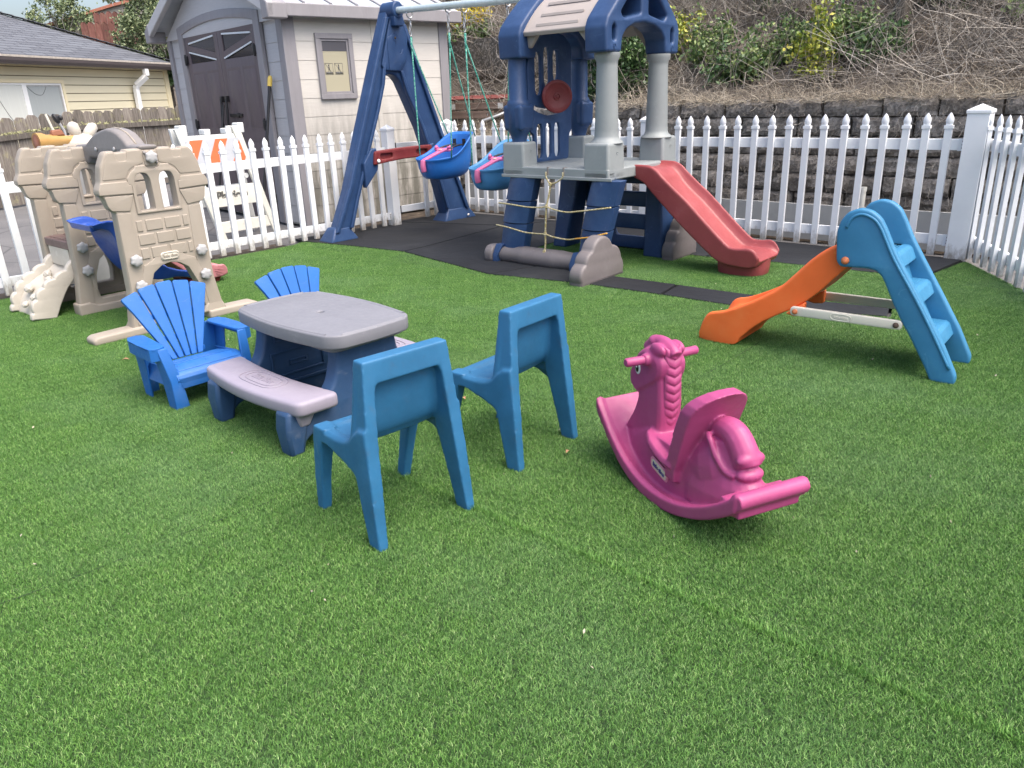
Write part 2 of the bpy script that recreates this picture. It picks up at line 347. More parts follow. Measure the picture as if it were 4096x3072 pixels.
def catmull(P,n):
    P=[np.array(p,float) for p in P]; out=[]
    for i in range(len(P)-1):
        a=P[max(i-1,0)];b=P[i];c=P[i+1];d=P[min(i+2,len(P)-1)]
        for k in range(n):
            t=k/n; out.append(.5*((2*b)+(-a+c)*t+(2*a-5*b+4*c-d)*t*t+(-a+3*b-3*c+d)*t**3))
    out.append(P[-1]); return [tuple(float(x) for x in o) for o in out]
def rnd_poly(P,r,seg=4):
    """round the corners of a polygon"""
    out=[];n=len(P)
    for i in range(n):
        p=np.array(P[i][:2],float);a=np.array(P[i-1][:2],float);b=np.array(P[(i+1)%n][:2],float)
        rr=P[i][2] if len(P[i])>2 else r
        da=a-p;db=b-p;la=np.linalg.norm(da);lb=np.linalg.norm(db);d=min(rr,la*.45,lb*.45)
        if d<1e-4: out.append(tuple(p));continue
        s=p+da/la*d;e=p+db/lb*d
        for k in range(seg+1):
            t=k/seg; out.append(tuple((1-t)**2*s+2*t*(1-t)*p+t*t*e))
    return out
def panel(name,outer,holes,thick,mat,parent,plane='uz',off=0.0,bev=.008,rad=.02,hrad=.02,ang=50):
    """rounded-edge plate with holes; plane uz -> at v=off, vz -> at u=off, uv -> at z=off"""
    cu=bpy.data.curves.new(name,'CURVE'); cu.dimensions='2D'; cu.fill_mode='BOTH'; cu.extrude=max(thick/2-bev,.0005); cu.bevel_depth=bev; cu.bevel_resolution=2; cu.offset=-bev
    def area(P): return sum(P[i-1][0]*P[i][1]-P[i][0]*P[i-1][1] for i in range(len(P)))
    for k,P in enumerate([outer]+list(holes)):
        Q=rnd_poly(P,rad if k==0 else hrad)
        if (area(Q)>0)!=(k==0): Q=Q[::-1]
        sp=cu.splines.new('POLY'); sp.points.add(len(Q)-1); sp.use_cyclic_u=True
        for q,pt in zip(Q,sp.points): pt.co=(q[0],q[1],0,1)
    co=bpy.data.objects.new(name+'_c',cu); COL.objects.link(co); bpy.context.view_layer.update()
    me=bpy.data.meshes.new_from_object(co.evaluated_get(bpy.context.evaluated_depsgraph_get())); bpy.data.objects.remove(co); bpy.data.curves.remove(cu)
    n=len(me.vertices); a=np.empty(n*3); me.vertices.foreach_get('co',a); a=a.reshape(-1,3)
    if plane=='uz': a=np.stack([a[:,0],-a[:,2]+off,a[:,1]],1)
    elif plane=='vz': a=np.stack([a[:,2]+off,a[:,0],a[:,1]],1)
    else: a=a+np.array([0,0,off])
    me.vertices.foreach_set('co',a.ravel()); me.update()
    bm=bmesh.new(); bm.from_mesh(me); bmesh.ops.remove_doubles(bm,verts=bm.verts,dist=.0003); bmesh.ops.recalc_face_normals(bm,faces=bm.faces); bm.to_mesh(me); bm.free()
    finish(me,ang); me.materials.clear(); me.materials.append(M[mat]); me.name=name
    o=bpy.data.objects.new(name,me); link(o,parent); return o
def fused(name,mb,mat,parent=None,voxel=.005,smooth=4,fac=.5,ang=None):
    """weld all the pieces of mb into one continuous moulded skin"""
    me=bpy.data.meshes.new(name); me.from_pydata(mb.v,[],mb.f); me.update()
    bm=bmesh.new(); bm.from_mesh(me); bmesh.ops.recalc_face_normals(bm,faces=bm.faces); bm.to_mesh(me); bm.free()
    t=bpy.data.objects.new(name+'_t',me); COL.objects.link(t)
    r=t.modifiers.new('r','REMESH'); r.mode='VOXEL'; r.voxel_size=voxel; r.adaptivity=0
    s=t.modifiers.new('s','SMOOTH'); s.factor=fac; s.iterations=smooth
    bpy.context.view_layer.update()
    m2=bpy.data.meshes.new_from_object(t.evaluated_get(bpy.context.evaluated_depsgraph_get())); bpy.data.objects.remove(t)
    m2.name=name; finish(m2,ang); m2.materials.clear(); m2.materials.append(M[mat]); o=bpy.data.objects.new(name,m2); link(o,parent); return o
def text(name,s,size,mat,parent,loc,rot,ext=.001,shear=0,bold=0.0,sx=1.0,kind=None):
    cu=bpy.data.curves.new(name,'FONT'); cu.body=s; cu.size=size; cu.extrude=ext; cu.align_x='CENTER'; cu.align_y='CENTER'; cu.shear=shear; cu.offset=bold; cu.space_character=.93
    co=bpy.data.objects.new(name+'_c',cu); COL.objects.link(co); bpy.context.view_layer.update()
    me=bpy.data.meshes.new_from_object(co.evaluated_get(bpy.context.evaluated_depsgraph_get())); bpy.data.objects.remove(co)
    me.materials.clear(); me.materials.append(M[mat]); me.name=name; o=bpy.data.objects.new(name,me); link(o,parent); o.location=loc; o.rotation_euler=rot; o.scale=(sx,1,1); return o
def set_rnd(me,vals):
    at=me.attributes.new('rnd','FLOAT','FACE'); at.data.foreach_set('value',np.asarray(vals,dtype=np.float32))
def npmesh(name,V,Fq,mat,rndv=None,parent=None,smooth=False):
    """V (n,3), Fq (m,4) numpy -> quad mesh"""
    me=bpy.data.meshes.new(name); me.vertices.add(len(V)); me.vertices.foreach_set('co',np.asarray(V,dtype=np.float32).ravel())
    m=len(Fq); me.loops.add(m*4); me.polygons.add(m); me.loops.foreach_set('vertex_index',np.asarray(Fq,dtype=np.int32).ravel())
    me.polygons.foreach_set('loop_start',np.arange(0,m*4,4,dtype=np.int32)); me.polygons.foreach_set('loop_total',np.full(m,4,dtype=np.int32))
    me.update(calc_edges=True); me.materials.append(M[mat])
    if rndv is not None: set_rnd(me,rndv)
    if smooth: me.shade_smooth()
    o=bpy.data.objects.new(name,me); link(o,parent); return o
def rotz(a): return np.array([[math.cos(a),-math.sin(a)],[math.sin(a),math.cos(a)]])
def leaves(C,size,jit=.5,tilt=1.0,aspect=.6):
    """leaf quads (folded a little) at centres C; returns V,F,rnd"""
    n=len(C); d=npr.normal(size=(n,3)); d[:,2]*=tilt; d/=np.linalg.norm(d,axis=1)[:,None]
    u=npr.normal(size=(n,3)); u-=d*(u*d).sum(1)[:,None]; u/=np.linalg.norm(u,axis=1)[:,None]; s=size*(1-jit/2+jit*npr.random(n))[:,None]; w=np.cross(d,u)
    V=np.stack([C-u*s,C-w*s*aspect+d*s*.15,C+u*s,C+w*s*aspect+d*s*.15],1).reshape(-1,3); Fq=np.arange(n*4).reshape(-1,4); return V,Fq,npr.random(n)
def strips(P0,P1,sag,wd,seg=4,jit=.0):
    """thin curved three-sided twigs from P0 to P1 with a sideways bow"""
    n=len(P0); d=P1-P0; L=np.linalg.norm(d,axis=1)[:,None]+1e-6; r=npr.normal(size=(n,3)); r-=d/L*((r*d/L).sum(1)[:,None]); r/=np.linalg.norm(r,axis=1)[:,None]; s2=np.cross(d/L,r)
    rings=[]
    for k in range(seg+1):
        t=k/seg; c=P0+d*t+r*(sag*L)*math.sin(math.pi*t)+s2*(sag*.5*L)*math.sin(2*math.pi*t); wk=(wd*(1.1-.8*t))[:,None]
        rings.append(np.stack([c+r*wk,c-r*wk*.5+s2*wk*.87,c-r*wk*.5-s2*wk*.87],1))
    V=np.stack(rings,1) # n,seg+1,3,3
    base=np.arange(n)[:,None]*((seg+1)*3); Fs=[]
    for k in range(seg):
        for j in range(3):
            a=k*3+j;b=k*3+(j+1)%3; Fs.append(base+np.array([[a,b,b+3,a+3]]))
    Fq=np.stack(Fs,1).reshape(-1,4); rv=np.repeat(npr.random(n),seg*3); return V.reshape(-1,3),Fq,rv
def merge(*parts):
    Vs=[];Fs=[];Rs=[];o=0
    for V,Fq,r in parts: Vs.append(V);Fs.append(Fq+o);Rs.append(r);o+=len(V)
    return np.concatenate(Vs),np.concatenate(Fs),np.concatenate(Rs)
# ================= SETTING =================
def sheet(name,poly,z,mat,kind='structure',label=None,thick=0):
    mb=MB()
    if thick: mb.prism(poly,'uv',z-thick,z)
    else: mb.add([(x,y,z) for x,y in poly],[tuple(range(len(poly)))])
    o=mb.obj(name,mat,ang=30,bev=.004 if thick else 0); tag(o,label,None,None,kind); return o
LO=np.array([-2.9124,7.4429]); LD=np.array([.6716,.7410])         # left picket fence line
BO=np.array([1.7525,8.0458]); BD=np.array([.7389,-.6738]); BN=np.array([.6738,.7389])  # back fence line, BN points uphill
def LP(s,k=0): p=LO+LD*s+np.array([-.7410,.6716])*k; return float(p[0]),float(p[1])
def BP(u,k=0): p=BO+BD*u+BN*k; return float(p[0]),float(p[1])
sheet('driveway',[(-60,-6),(60,-6),(60,70),(-60,70)],-.03,'asphalt')
sheet('soil',[(-1.9,8.75),(-.55,10.5),(4.2,6.2),(3.9,3.5),(4.3,2.0),(9,2),(8,9),(2,13.5),(-3,13.5)],-.022,'soil')
T_FENCE=LP(-9,.02); 
# rubber mats (slabs that butt together)
mats=[('mat',[(-2.20,8.31),(-2.33,8.46),(-1.36,9.46),(-.03,9.76-.9),(-.83,7.71),(-1.02,7.50),(-1.63,7.94)]),
 ('mat',[(-1.35,9.47),(-.66,10.16),(.62,9.06),(-.02,8.87)]),
 ('mat',[(-1.01,7.49),(-.82,7.70),(-.02,8.85),(.63,9.05),(1.10,8.63),(.55,7.77),(.22,7.34),(.37,6.64),(-.16,6.33)]),
 ('mat',[(-.15,6.32),(.38,6.62),(.88,6.04),(1.28,5.70),(1.11,5.43),(.55,5.88)]),
 ('mat',[(1.12,5.42),(1.29,5.69),(1.74,5.30),(2.10,5.10),(2.50,4.83),(2.40,4.65),(2.03,4.83),(1.50,5.08)]),
 ('mat',[(.56,7.78),(1.11,8.62),(2.42,7.42),(1.75,6.71)]),
 ('mat',[(1.76,6.70),(2.43,7.41),(3.76,6.20),(3.14,5.66),(2.77,5.94),(2.24,6.39)])]
for i,(n,p) in enumerate(mats):
    c=np.mean(p,0); q=[tuple(np.array(a)+(c-np.array(a))/np.linalg.norm(c-np.array(a))*.006) for a in p]
    sheet('rubber_mat',q,.012+.0015*(i%2),'rubber',thick=.03)
# turf polygons
TURF=[(-6.6,3.35),(-2.36,8.06+.02),(-2.20,8.29),(-1.63,7.92),(-1.02,7.48),(-.17,6.32),(.55,5.87),(1.11,5.41),(1.50,5.06),(2.03,4.81),(2.41,4.63),(2.52,4.83),(2.10,5.11),(1.74,5.31),(1.28,5.71),(.88,6.05),(.37,6.65),(.23,7.34),(.55,7.76),(1.75,6.70),(2.24,6.38),(2.77,5.93),(3.14,5.64),(3.74,6.14),(3.60,5.2),(3.30,3.7),(3.0,2.2),(3.0,.7),(-6.6,.7)]
TURF[0]=LP(-8.0,-.05); TURF[1]=LP(.93,-.05)
sheet('turf_ground',TURF,.004,'turf_base')
sheet('paved_edge',[LP(-8,-.05),LP(.93,-.05),LP(.93,.30),LP(-8,.30)],-.012,'soil')

# ---------- white picket fences ----------
def picket_mesh(h,w=.054,d=.030):
    mb=MB(); hb=h-.095
    def sq(sx,sy,z): return [(-sx,-sy,z),(sx,-sy,z),(sx,sy,z),(-sx,sy,z)]
    a,b=w/2,d/2
    mb.loft([sq(a,b,0.0),sq(a,b,hb)])
    ca,cb=a+.006,b+.006
    mb.loft([sq(ca,cb,hb-.022),sq(ca,cb,hb+.004)]); mb.loft([sq(a*.86,b*.9,hb+.004),sq(a*.86,b*.9,hb+.016)])
    prof=[(.95,.014),(1.10,.028),(1.12,.042),(.98,.060),(.66,.078),(.30,.092),(.05,.100)]
    rings=[]
    for s,z in prof:
        rings.append([(a*s*math.cos(t),b*1.15*s*math.sin(t),hb+z) for t in [2*math.pi*(k+.5)/10 for k in range(10)]])
    mb.loft(rings); return mb
PK={}
def _s(): pass
def picket(h,parent,loc,rz,tilt=0,dirty=False):
    key=(round(h,3),dirty)
    if key not in PK:
        o=picket_mesh(h).obj('picket','fence_white',None,ang=35,bev=.003,seg=1); PK[key]=o; o.parent=parent
    else:
        s=PK[key]; o=s.copy(); COL.objects.link(o); o.parent=parent
    o.location=loc; o.rotation_euler=(R(rnd.uniform(-.7,.7)),R(tilt+rnd.uniform(-.7,.7)),rz); return o
def post(parent,x,y,s,h,rz):
    b=MB().box(-s/2,s/2,-s/2,s/2,0,h).obj('post','fence_white',parent,bev=.004,loc=(x,y,0),rot=(0,0,rz))
    c=MB(); e=s/2+.007
    c.loft([[(-e,-e,h-.012),(e,-e,h-.012),(e,e,h-.012),(-e,e,h-.012)],[(-e,-e,h+.012),(e,-e,h+.012),(e,e,h+.012),(-e,e,h+.012)],[(-.004,-.004,h+.055),(.004,-.004,h+.055),(.004,.004,h+.055),(-.004,.004,h+.055)]])
    c.obj('post_cap','fence_white',b,bev=.002,seg=1)
def rail(parent,x0,x1,z0,z1,y0=.018,y1=.052):
    o=MB().box(x0,x1,y0,y1,z0,z1).obj('rail','fence_white',parent,bev=.003)
    o.location=(0,rnd.uniform(-.001,.001),0); return o
def bracket(parent,x,z0,z1):
    mb=MB(); 
    mb.box(x-.004,x+.045,.012,.0175,z0-.004,z1+.004)
    b=mb.obj('rail_bracket','vinyl_dirty',parent,bev=.002,seg=1)
    k=MB()
    for z in (z0+.018,(z0+z1)/2,z1-.018): k.lathe([(.006,.0085),(.006,.0118)],8,'y',(x+.03,0,z))
    k.obj('screw','rust',b,ang=None)
angL=math.atan2(LD[1],LD[0]); angB=math.atan2(BD[1],BD[0])
fL=thing('picket_fence','long white vinyl picket fence standing in front of the shed and driveway at left','fence',(LO[0],LO[1],0),angL,'white picket fences round the play yard')
for i in range(-27,15): picket(1.075,fL,(.158*i,0,.02),0,tilt=0)
rail(fL,-4.35,2.335,.812,.898); rail(fL,-4.35,2.335,.083,.160)
post(fL,2.39,.02,.11,1.09,0); bracket(fL,2.29,.083,.160)
fS=thing('picket_fence','short white picket fence section behind the swing frame beside the shed','fence',(LO[0]+LD[0]*2.5,LO[1]+LD[1]*2.5,0),angL,'white picket fences round the play yard')
for s in (.40,.555,.71,.865): picket(1.075,fS,(s,0,.04),0)
rail(fS,.0,.95,.85,.935); rail(fS,.0,.95,.14,.215)
MB().box(-.012,.0,.014,.056,.845,.94).box(-.012,0,.014,.056,.135,.22).obj('rail_end','door_hard',fS)
fB=thing('picket_fence','white vinyl picket fence along the mossy retaining wall behind the tower','fence',(BO[0],BO[1],0),angB,'white picket fences round the play yard')
for i in range(16): picket(1.13,fB,(.1645*i,0,.02),0)
for i in range(17): picket(1.11,fB,(-.55-.1645*i,0,.03),0)
rail(fB,-3.30,2.58,.866,.953); rail(fB,-3.30,2.58,.105,.190)
post(fB,-.35,.02,.115,1.115,0); post(fB,-3.36,.03,.12,1.10,0); post(fB,2.665,.03,.160,1.160,0)
bracket(fB,2.545,.866,.953); bracket(fB,2.545,.105,.190); bracket(fB,-.45,.866,.953); bracket(fB,-.45,.105,.19)
fR=thing('picket_fence','white picket fence seen edge-on running out of the picture at right','fence',(3.80,6.27,0),math.atan2(-.976,-.208),'white picket fences round the play yard')
for i in range(22): picket(1.12,fR,(.10+.163*i,0,.02),math.pi)
rail(fR,.0,3.6,.866,.953); rail(fR,0,3.6,.105,.190)

# ---------- retaining wall and bank ----------
def block_wall(name,u0,u1,k,z0,courses,bw,bh,mats_,label,group=None,seed=3,top_mat=None,setback=.02):
    r=random.Random(seed); root=thing(name,label,'wall',(BO[0],BO[1],0),angB,group)
    for c in range(courses):
        mb=MB(); u=u0-r.random()*bw
        while u<u1:
            w_=bw*(.9+.25*r.random()); z=z0+c*bh; g=.008+.006*r.random(); kk=k+c*setback+r.uniform(-.018,.018)
            n,m=9,4; rows=[]
            for j in range(m+1):
                row=[]
                for i in range(n+1):
                    uu=u+g+(w_-2*g)*i/n; zz=z+.004+(bh-.010)*j/m; e=0 if (0<i<n and 0<j<m) else .028
                    row.append((uu,kk+e+r.uniform(-.022,.022),zz+ (r.uniform(-.010,.010) if e==0 else r.uniform(-.004,.004))))
                rows.append(row)
            mb.loft(rows,caps=False,closed=False)
            mb.add([(u+g,kk+.03,z),(u+w_-g,kk+.03,z),(u+w_-g,kk+.3,z),(u+g,kk+.3,z),(u+g,kk+.03,z+bh-.006),(u+w_-g,kk+.03,z+bh-.006),(u+w_-g,kk+.3,z+bh-.006),(u+g,kk+.3,z+bh-.006)],[(4,5,6,7),(0,4,7,3),(1,2,6,5),(2,3,7,6),(0,3,2,1)])
            u+=w_
        mb.obj('block_course',mats_[min(c,len(mats_)-1)] if c<courses-1 else (top_mat or mats_[-1]),root,ang=30)
    MB().box(u0-.2,u1+.2,k+.12,k+.5,z0,z0+courses*bh-.03).obj('backing','soil',root)
    return root
block_wall('retaining_wall',-2.1,4.2,.62,.05,7,.52,.176,['block'],'mossy split-face block retaining wall below the dry bank, behind the long picket fence','retaining walls',5,'block_top',.010)
block_wall('retaining_wall',-3.7,-2.15,.62,.05,5,.52,.176,['block'],'lower mossy block wall behind the swings, under the stacked ladders','retaining walls',8,'block_top',.010)
gb=MB().box(-3.3,3.4,-.012,.012,0,.335).obj('edging_board','board_grey',None,loc=(*BP(0,.30),0),rot=(0,0,angB),bev=.003); tag(gb,'low grey board standing along the foot of the retaining wall behind the pickets','board')
tag(MB().lathe([(.026,0),(.026,.46),(.030,.46),(.030,.50),(.021,.50),(.021,.44)],16).obj('pipe_stub','pipe_pvc',None,loc=(*BP(1.73,.42),0),ang=40),'short white plastic pipe stub sticking up behind the grey board','pipe')
def bankz(u,k):
    """height of the bank k metres behind the back fence"""
    t=max(0,k-.75); base=1.27+.26*t+.42*max(0,t-.35)
    left=(.92+.5*t if k<1.0 else 1.045+1.2*(k-1.0)) if k<1.55 else 2.12+.60*(k-1.55)
    s=min(1,max(0,(u+2.2)/1.2)); return left*(1-s)+base*s
def terr():
    us=np.linspace(-9,8,150); ks=np.concatenate([np.linspace(.70,3.5,80),np.linspace(3.6,14,50)]); V=[]
    for k in ks:
        for u in us:
            n=.05*math.sin(3.1*u+1.7*k)+.04*math.sin(7.3*u-2.2*k)+.03*math.sin(5*k+u*2.3)+npr.normal()*.012
            e=min(1,max(0,(k-.8)/.4)); z=bankz(u,k)+n*e*1.6; p=BP(u,k); V.append((p[0],p[1],z))
    nu=len(us); Fq=[(j*nu+i,j*nu+i+1,(j+1)*nu+i+1,(j+1)*nu+i) for j in range(len(ks)-1) for i in range(nu-1)]
    o=mesh_obj('bank',V,Fq,'litter',ang=None); tag(o,kind='structure'); return o
terr()
# aggregate wall with a plank under it, up on the bank at left
aw=thing('aggregate_wall','pebble-faced concrete wall on a plank, up on the bank behind the ladders','wall',(BO[0],BO[1],0),angB)
V=[];nu=60
for j in range(9):
    for i in range(nu): V.append((-7+5.2*i/(nu-1),1.50+rnd.uniform(-.012,.012),1.72+.46*j/8))
mesh_obj('wall_face',V,[(j*nu+i,j*nu+i+1,(j+1)*nu+i+1,(j+1)*nu+i) for j in range(8) for i in range(nu-1)],'agg',aw,ang=None)
MB().box(-7,-1.8,1.52,1.9,1.70,2.17).obj('wall_core','agg',aw)
MB().box(-7,-1.8,1.46,1.56,1.675,1.715).obj('plank','old_wood',aw,bev=.003)
# hill far behind the house
V=[];n1,n2=30,14
for j in range(n2):
    for i in range(n1):
        x=-34+36*i/(n1-1); y=24.5+26*j/(n2-1); hgt=.6+ .0*j; q=max(0,min(1,(x+17)/7)); z=1.0+j/(n2-1)*(3.0+11*q)+rnd.uniform(-.12,.12); V.append((x,y,z))
tag(mesh_obj('hill',V,[(j*n1+i,j*n1+i+1,(j+1)*n1+i+1,(j+1)*n1+i) for j in range(n2-1) for i in range(n1-1)],'litter',ang=None),kind='structure')

# dry brush, stuff
def brush(name,n,ur,kr,hgt,mat,wd,lay=.5,label=None,lift=0,dens=None):
    P0=np.zeros((n,3));P1=np.zeros((n,3))
    for i in range(n):
        while True:
            u=npr.uniform(*ur);k=npr.uniform(*kr)
            if dens is None or npr.random()<dens(u,k): break
        z=bankz(u,k); p=BP(u,k); L=npr.uniform(*hgt); a=npr.uniform(0,2*math.pi); e=npr.uniform(0,1)**(1+lay*2)*1.2
        P0[i]=(p[0],p[1],z-.02+npr.random()*lift); P1[i]=P0[i]+np.array([math.cos(a)*math.cos(e),math.sin(a)*math.cos(e),math.sin(e)+.08-.2*math.cos(e)*math.cos(a-math.atan2(BN[1],BN[0])+math.pi)*.8])*L
    V,Fq,r=strips(P0,P1,npr.normal(size=(n,1))*.16,np.full(n,wd)*npr.uniform(.6,1.5,n))
    o=npmesh(name,V,Fq,mat,r); tag(o,label,'brush',None,'stuff'); return o
greenzone=lambda u,k: 1.0 if not (-.8<u<1.7 and 1.2<k<2.0) else .5
brush('dry_brush',7000,(-6.5,5.0),(.95,3.9),(.18,.75),'twig',.0035,.5,'tangled dry grey twigs covering the bank',.12,greenzone)
brush('dry_grass',8000,(-6.5,5.0),(.80,3.9),(.10,.42),'straw',.0026,.8,'flattened straw-coloured dead grass on the bank',.05)
brush('dead_canes',1500,(-6.5,-1.6),(1.0,4.0),(.3,1.0),'twig',.0045,.2,'thick tangle of dead canes on the bank behind the swings',.3)
brush('fallen_stems',3200,(1.2,5.0),(1.0,3.6),(.35,1.1),'twig',.0032,.9,'matted fallen stems on the bank above the right fence',.10)
brush('hanging_grass',3200,(-3.5,4.2),(.60,.84),(.06,.30),'straw',.0024,.9,'thin dead grass hanging over the top of the retaining wall',.02)
brush('tall_canes',2600,(-3.2,2.4),(2.0,3.8),(.5,1.2),'twig',.0042,.1,'tall dead canes along the top of the bank',.2)

n=5200; u=npr.uniform(-3.5,4.1,n); z=npr.uniform(.30,1.27,n); keep=(z<.9)|(u>-2.1); keep&=np.sin(u*5.1+z*3)+np.sin(u*2.3-z*9)+npr.normal(size=n)*.5>.1; u,z=u[keep],z[keep]; n=len(u)
P0=np.array([(*BP(a_,.60+.0*z_),z_) for a_,z_ in zip(u,z)]); P1=P0+np.stack([npr.normal(size=n)*.05-BN[0]*.03,npr.normal(size=n)*.02-BN[1]*.03,-npr.uniform(.0,.13,n)],1)
V,Fq,r=strips(P0,P1,npr.normal(size=(n,1))*.3,np.full(n,.0018)); o=npmesh('dangling_roots',V,Fq,'twig',r); tag(o,'fine dead roots and moss fibres hanging down the retaining wall face','roots',None,'stuff')
def shrub(name,u,k,w,h,dep,nst,nl,leaf,size,mat,label,cat='shrub',group=None,zoff=0,pos=None,droop=.0,clump=.038,twig='twig'):
    z0=bankz(u,k)-.03+zoff; bx,by=BP(u,k)
    if pos: bx,by,z0=pos
    root=thing(name,label,cat,(bx,by,z0),0,group)
    P0=[];P1=[];C=[]
    for s in range(nst):
        a=npr.uniform(0,2*math.pi); rr=npr.random()**.5
        tx,ty=math.cos(a)*rr*w/2,math.sin(a)*rr*dep/2; tz=h*(1-.45*rr**2)*npr.uniform(.55,1.25)
        b=np.array([tx*.45,ty*.45,0.]); t=np.array([tx,ty,tz]); P0.append(b);P1.append(t)
        m=int(nl/nst); tt=npr.uniform(.12,1.03,m)[:,None]; c=b+(t-b)*tt; nc=max(3,int(m/9)); cc=c[npr.integers(0,m,nc)]+npr.normal(size=(nc,3))*clump*1.2
        C.append(cc[npr.integers(0,nc,m)]+npr.normal(size=(m,3))*clump*np.array([1,1,.8]))
    C=np.concatenate(C); C=C[C[:,2]>-.02]
    V,Fq,r=leaves(C,leaf,.7,.9,.62); npmesh('foliage',V,Fq,mat,r,root)
    V,Fq,r=strips(np.array(P0),np.array(P1),npr.normal(size=(nst,1))*.08,np.full(nst,.006)); npmesh('stems',V,Fq,twig,r,root)
    return root
shrub('shrub',-1.5,1.15,1.25,1.1,0.8,66,9500,0.026,'m','leaf_dark','dense dark green shrub seen between the grey posts of the tower')
shrub('shrub',-0.92,1.75,0.45,0.5,0.4,18,900,0.022,'m','leaf_yellow','small yellow-green shrub at the far left of the bank right of the tower',group='green shrubs growing on the bank')
shrub('shrub',-0.52,1.55,0.75,0.46,0.5,30,2300,0.022,'m','leaf_mid','green shrub on the bank above the first pickets right of the tower',group='green shrubs growing on the bank')
shrub('shrub',-0.15,1.25,0.5,0.36,0.4,20,1100,0.022,'m','leaf_dark','low dark green shrub under the straw patch',group='green shrubs growing on the bank')
shrub('shrub',0.16,1.32,0.55,0.42,0.4,26,1900,0.024,'m','leaf_mid','leafy shrub left of the wooden stump, with round lime-tinged leaves',group='green shrubs growing on the bank')
shrub('shrub',0.5,1.62,0.65,0.34,0.45,30,2500,0.021,'m','leaf_mid','tall green shrub growing in front of the wooden stump',group='green shrubs growing on the bank')
shrub('shrub',0.8,1.3,0.36,0.66,0.3,18,1250,0.024,'m','leaf_yellow','lime-yellow shrub growing just right of the stump',group='green shrubs growing on the bank')
shrub('shrub',1.1,1.62,0.8,0.46,0.5,36,3000,0.022,'m','leaf_mid','broad green shrub between the stump and the upright post',group='green shrubs growing on the bank')
shrub('shrub',1.42,1.45,0.7,0.36,0.4,26,1600,0.024,'m','leaf_dark','dark green shrub at the foot of the upright post',group='green shrubs growing on the bank')
shrub('shrub',1.85,2.15,1,0.55,0.5,26,1700,0.026,'m','leaf_mid','green shrub high on the bank right of the upright post',group='green shrubs growing on the bank')
shrub('shrub',-0.1,2.45,0.9,0.45,0.5,22,800,0.026,'m','leaf_dark','sparse dark shrub high on the bank above the straw patch',group='green shrubs growing on the bank')
shrub('shrub',2.55,1.95,0.5,0.32,0.4,14,320,0.045,'m','leaf_mid','big-leaved weed at the right edge of the bank',group='green shrubs growing on the bank')
shrub('flowering_shrub',-4.75,1.95,.8,.42,.5,26,2300,.030,'m','flower','shrub covered in bright yellow flowers at the top behind the swing pipe')
shrub('shrub',-4.35,1.72,.9,.24,.4,24,420,.032,'m','leaf_mid','loose green brambles under the yellow flowers',group='green shrubs growing on the bank')
# stump, post and trunks
st=thing('wooden_stump','square weathered timber stump standing on the bank','post',(3.33,9.55,1.93),angB+.2)
mb=MB(); mb.loft([[(-.085,-.08,-.3),(.085,-.08,-.3),(.085,.08,-.3),(-.085,.08,-.3)],[(-.095,-.085,.30),(.09,-.085,.33),(.09,.085,.345),(-.09,.085,.31)]]); mb.obj('post_body','post_wood',st,bev=.008)
MB().box(.095,.17,-.03,.12,-.1,.26).obj('side_piece','post_wood',st,bev=.006)
o=thing('wooden_post','tall weathered round wooden post rising out of the frame from the bank','post',(4.01,8.36,1.80),0)
MB().tube([(0,0,-.2),(.01,0,.3),(.0,.01,.9),(-.02,.02,1.6)],[.075,.07,.068,.065],12).obj('post_body','post_wood',o)
MB().beam((.07,.02,-.2),(.10,.03,1.4),.05,.07).obj('side_board','post_wood',o,bev=.005)
for x,y,z,rr,lb in ((-.70,13.1,1.9,.10,'grey tree trunk on the bank left of the yellow flowers'),(.02,13.0,2.3,.085,'thin tree trunk on the bank right of the yellow flowers')):
    t=thing('tree',lb,'tree',(x,y,z),0,'bare tree trunks at the top of the bank'); mb=MB().tube([(0,0,-.4),(.02,0,.6),(-.05,.02,1.6),(-.1,0,2.8)],[rr*1.25,rr,rr*.9,rr*.7],12); mb.obj('trunk','bark',t)
    P0=np.array([(0,0,.8+.2*i) for i in range(9)]);P1=P0+npr.normal(size=(9,3))*.5+np.array([0,0,.5]); V,Fq,r=strips(P0,P1,npr.normal(size=(9,1))*.1,np.full(9,.016)); npmesh('branches',V,Fq,'twig',r,t)
for u,k,h in ((-5.0,2.0,.6),(-3.0,3.3,.7),(4.9,2.4,.45),(5.4,2.9,.5),(4.6,3.3,.5)):
    pass
# ladders stacked on the bank
def ladder(loc,rz,L,mat,label,tiltx=0,rails=(.0,.32)):
    t=thing('ladder',label,'ladder',loc,rz,'ladders lying on their side on the bank')
    for y in rails:
        a=panel('side_rail',[(-L/2,-.045),(L/2,-.045),(L/2,.045),(-L/2,.045)],[[(x+.016*math.cos(q),.02*math.sin(q)) for q in [2*math.pi*k/10 for k in range(10)]] for x in np.arange(-L/2+.15,L/2,.30)],.022,mat,t,'uz',y,.003,.006,.0)
    mb=MB()
    for x in np.arange(-L/2+.15,L/2,.30): mb.tube([(x,rails[0]+.005,0),(x,rails[1]-.005,.0)],.015,8)
    mb.obj('rungs','alu',t)
    if 'beige' in label:
        s=MB().box(-.52,-.36,-.016,-.013,-.035,.035).box(.33,.41,-.016,-.013,-.035,.035).obj('label','label_white',t)
    t.rotation_euler=(tiltx,0,rz); return t
ang_l=math.atan2(11.0-11.5,.12+.76)
ladder((-.33,11.22,1.285),ang_l,1.75,'ladder_brown','dusty beige ladder with oval rung holes and white stickers, second of the stack')
ladder((-.30,11.36,1.395),ang_l,1.75,'ladder_red','reddish ladder lying on top of the stack',R(-60),(.0,.25))
ladder((-.62,11.22,1.175),ang_l,1.15,'ladder_brown','brown ladder at the bottom of the stack behind the swings',0,(.02,.30))
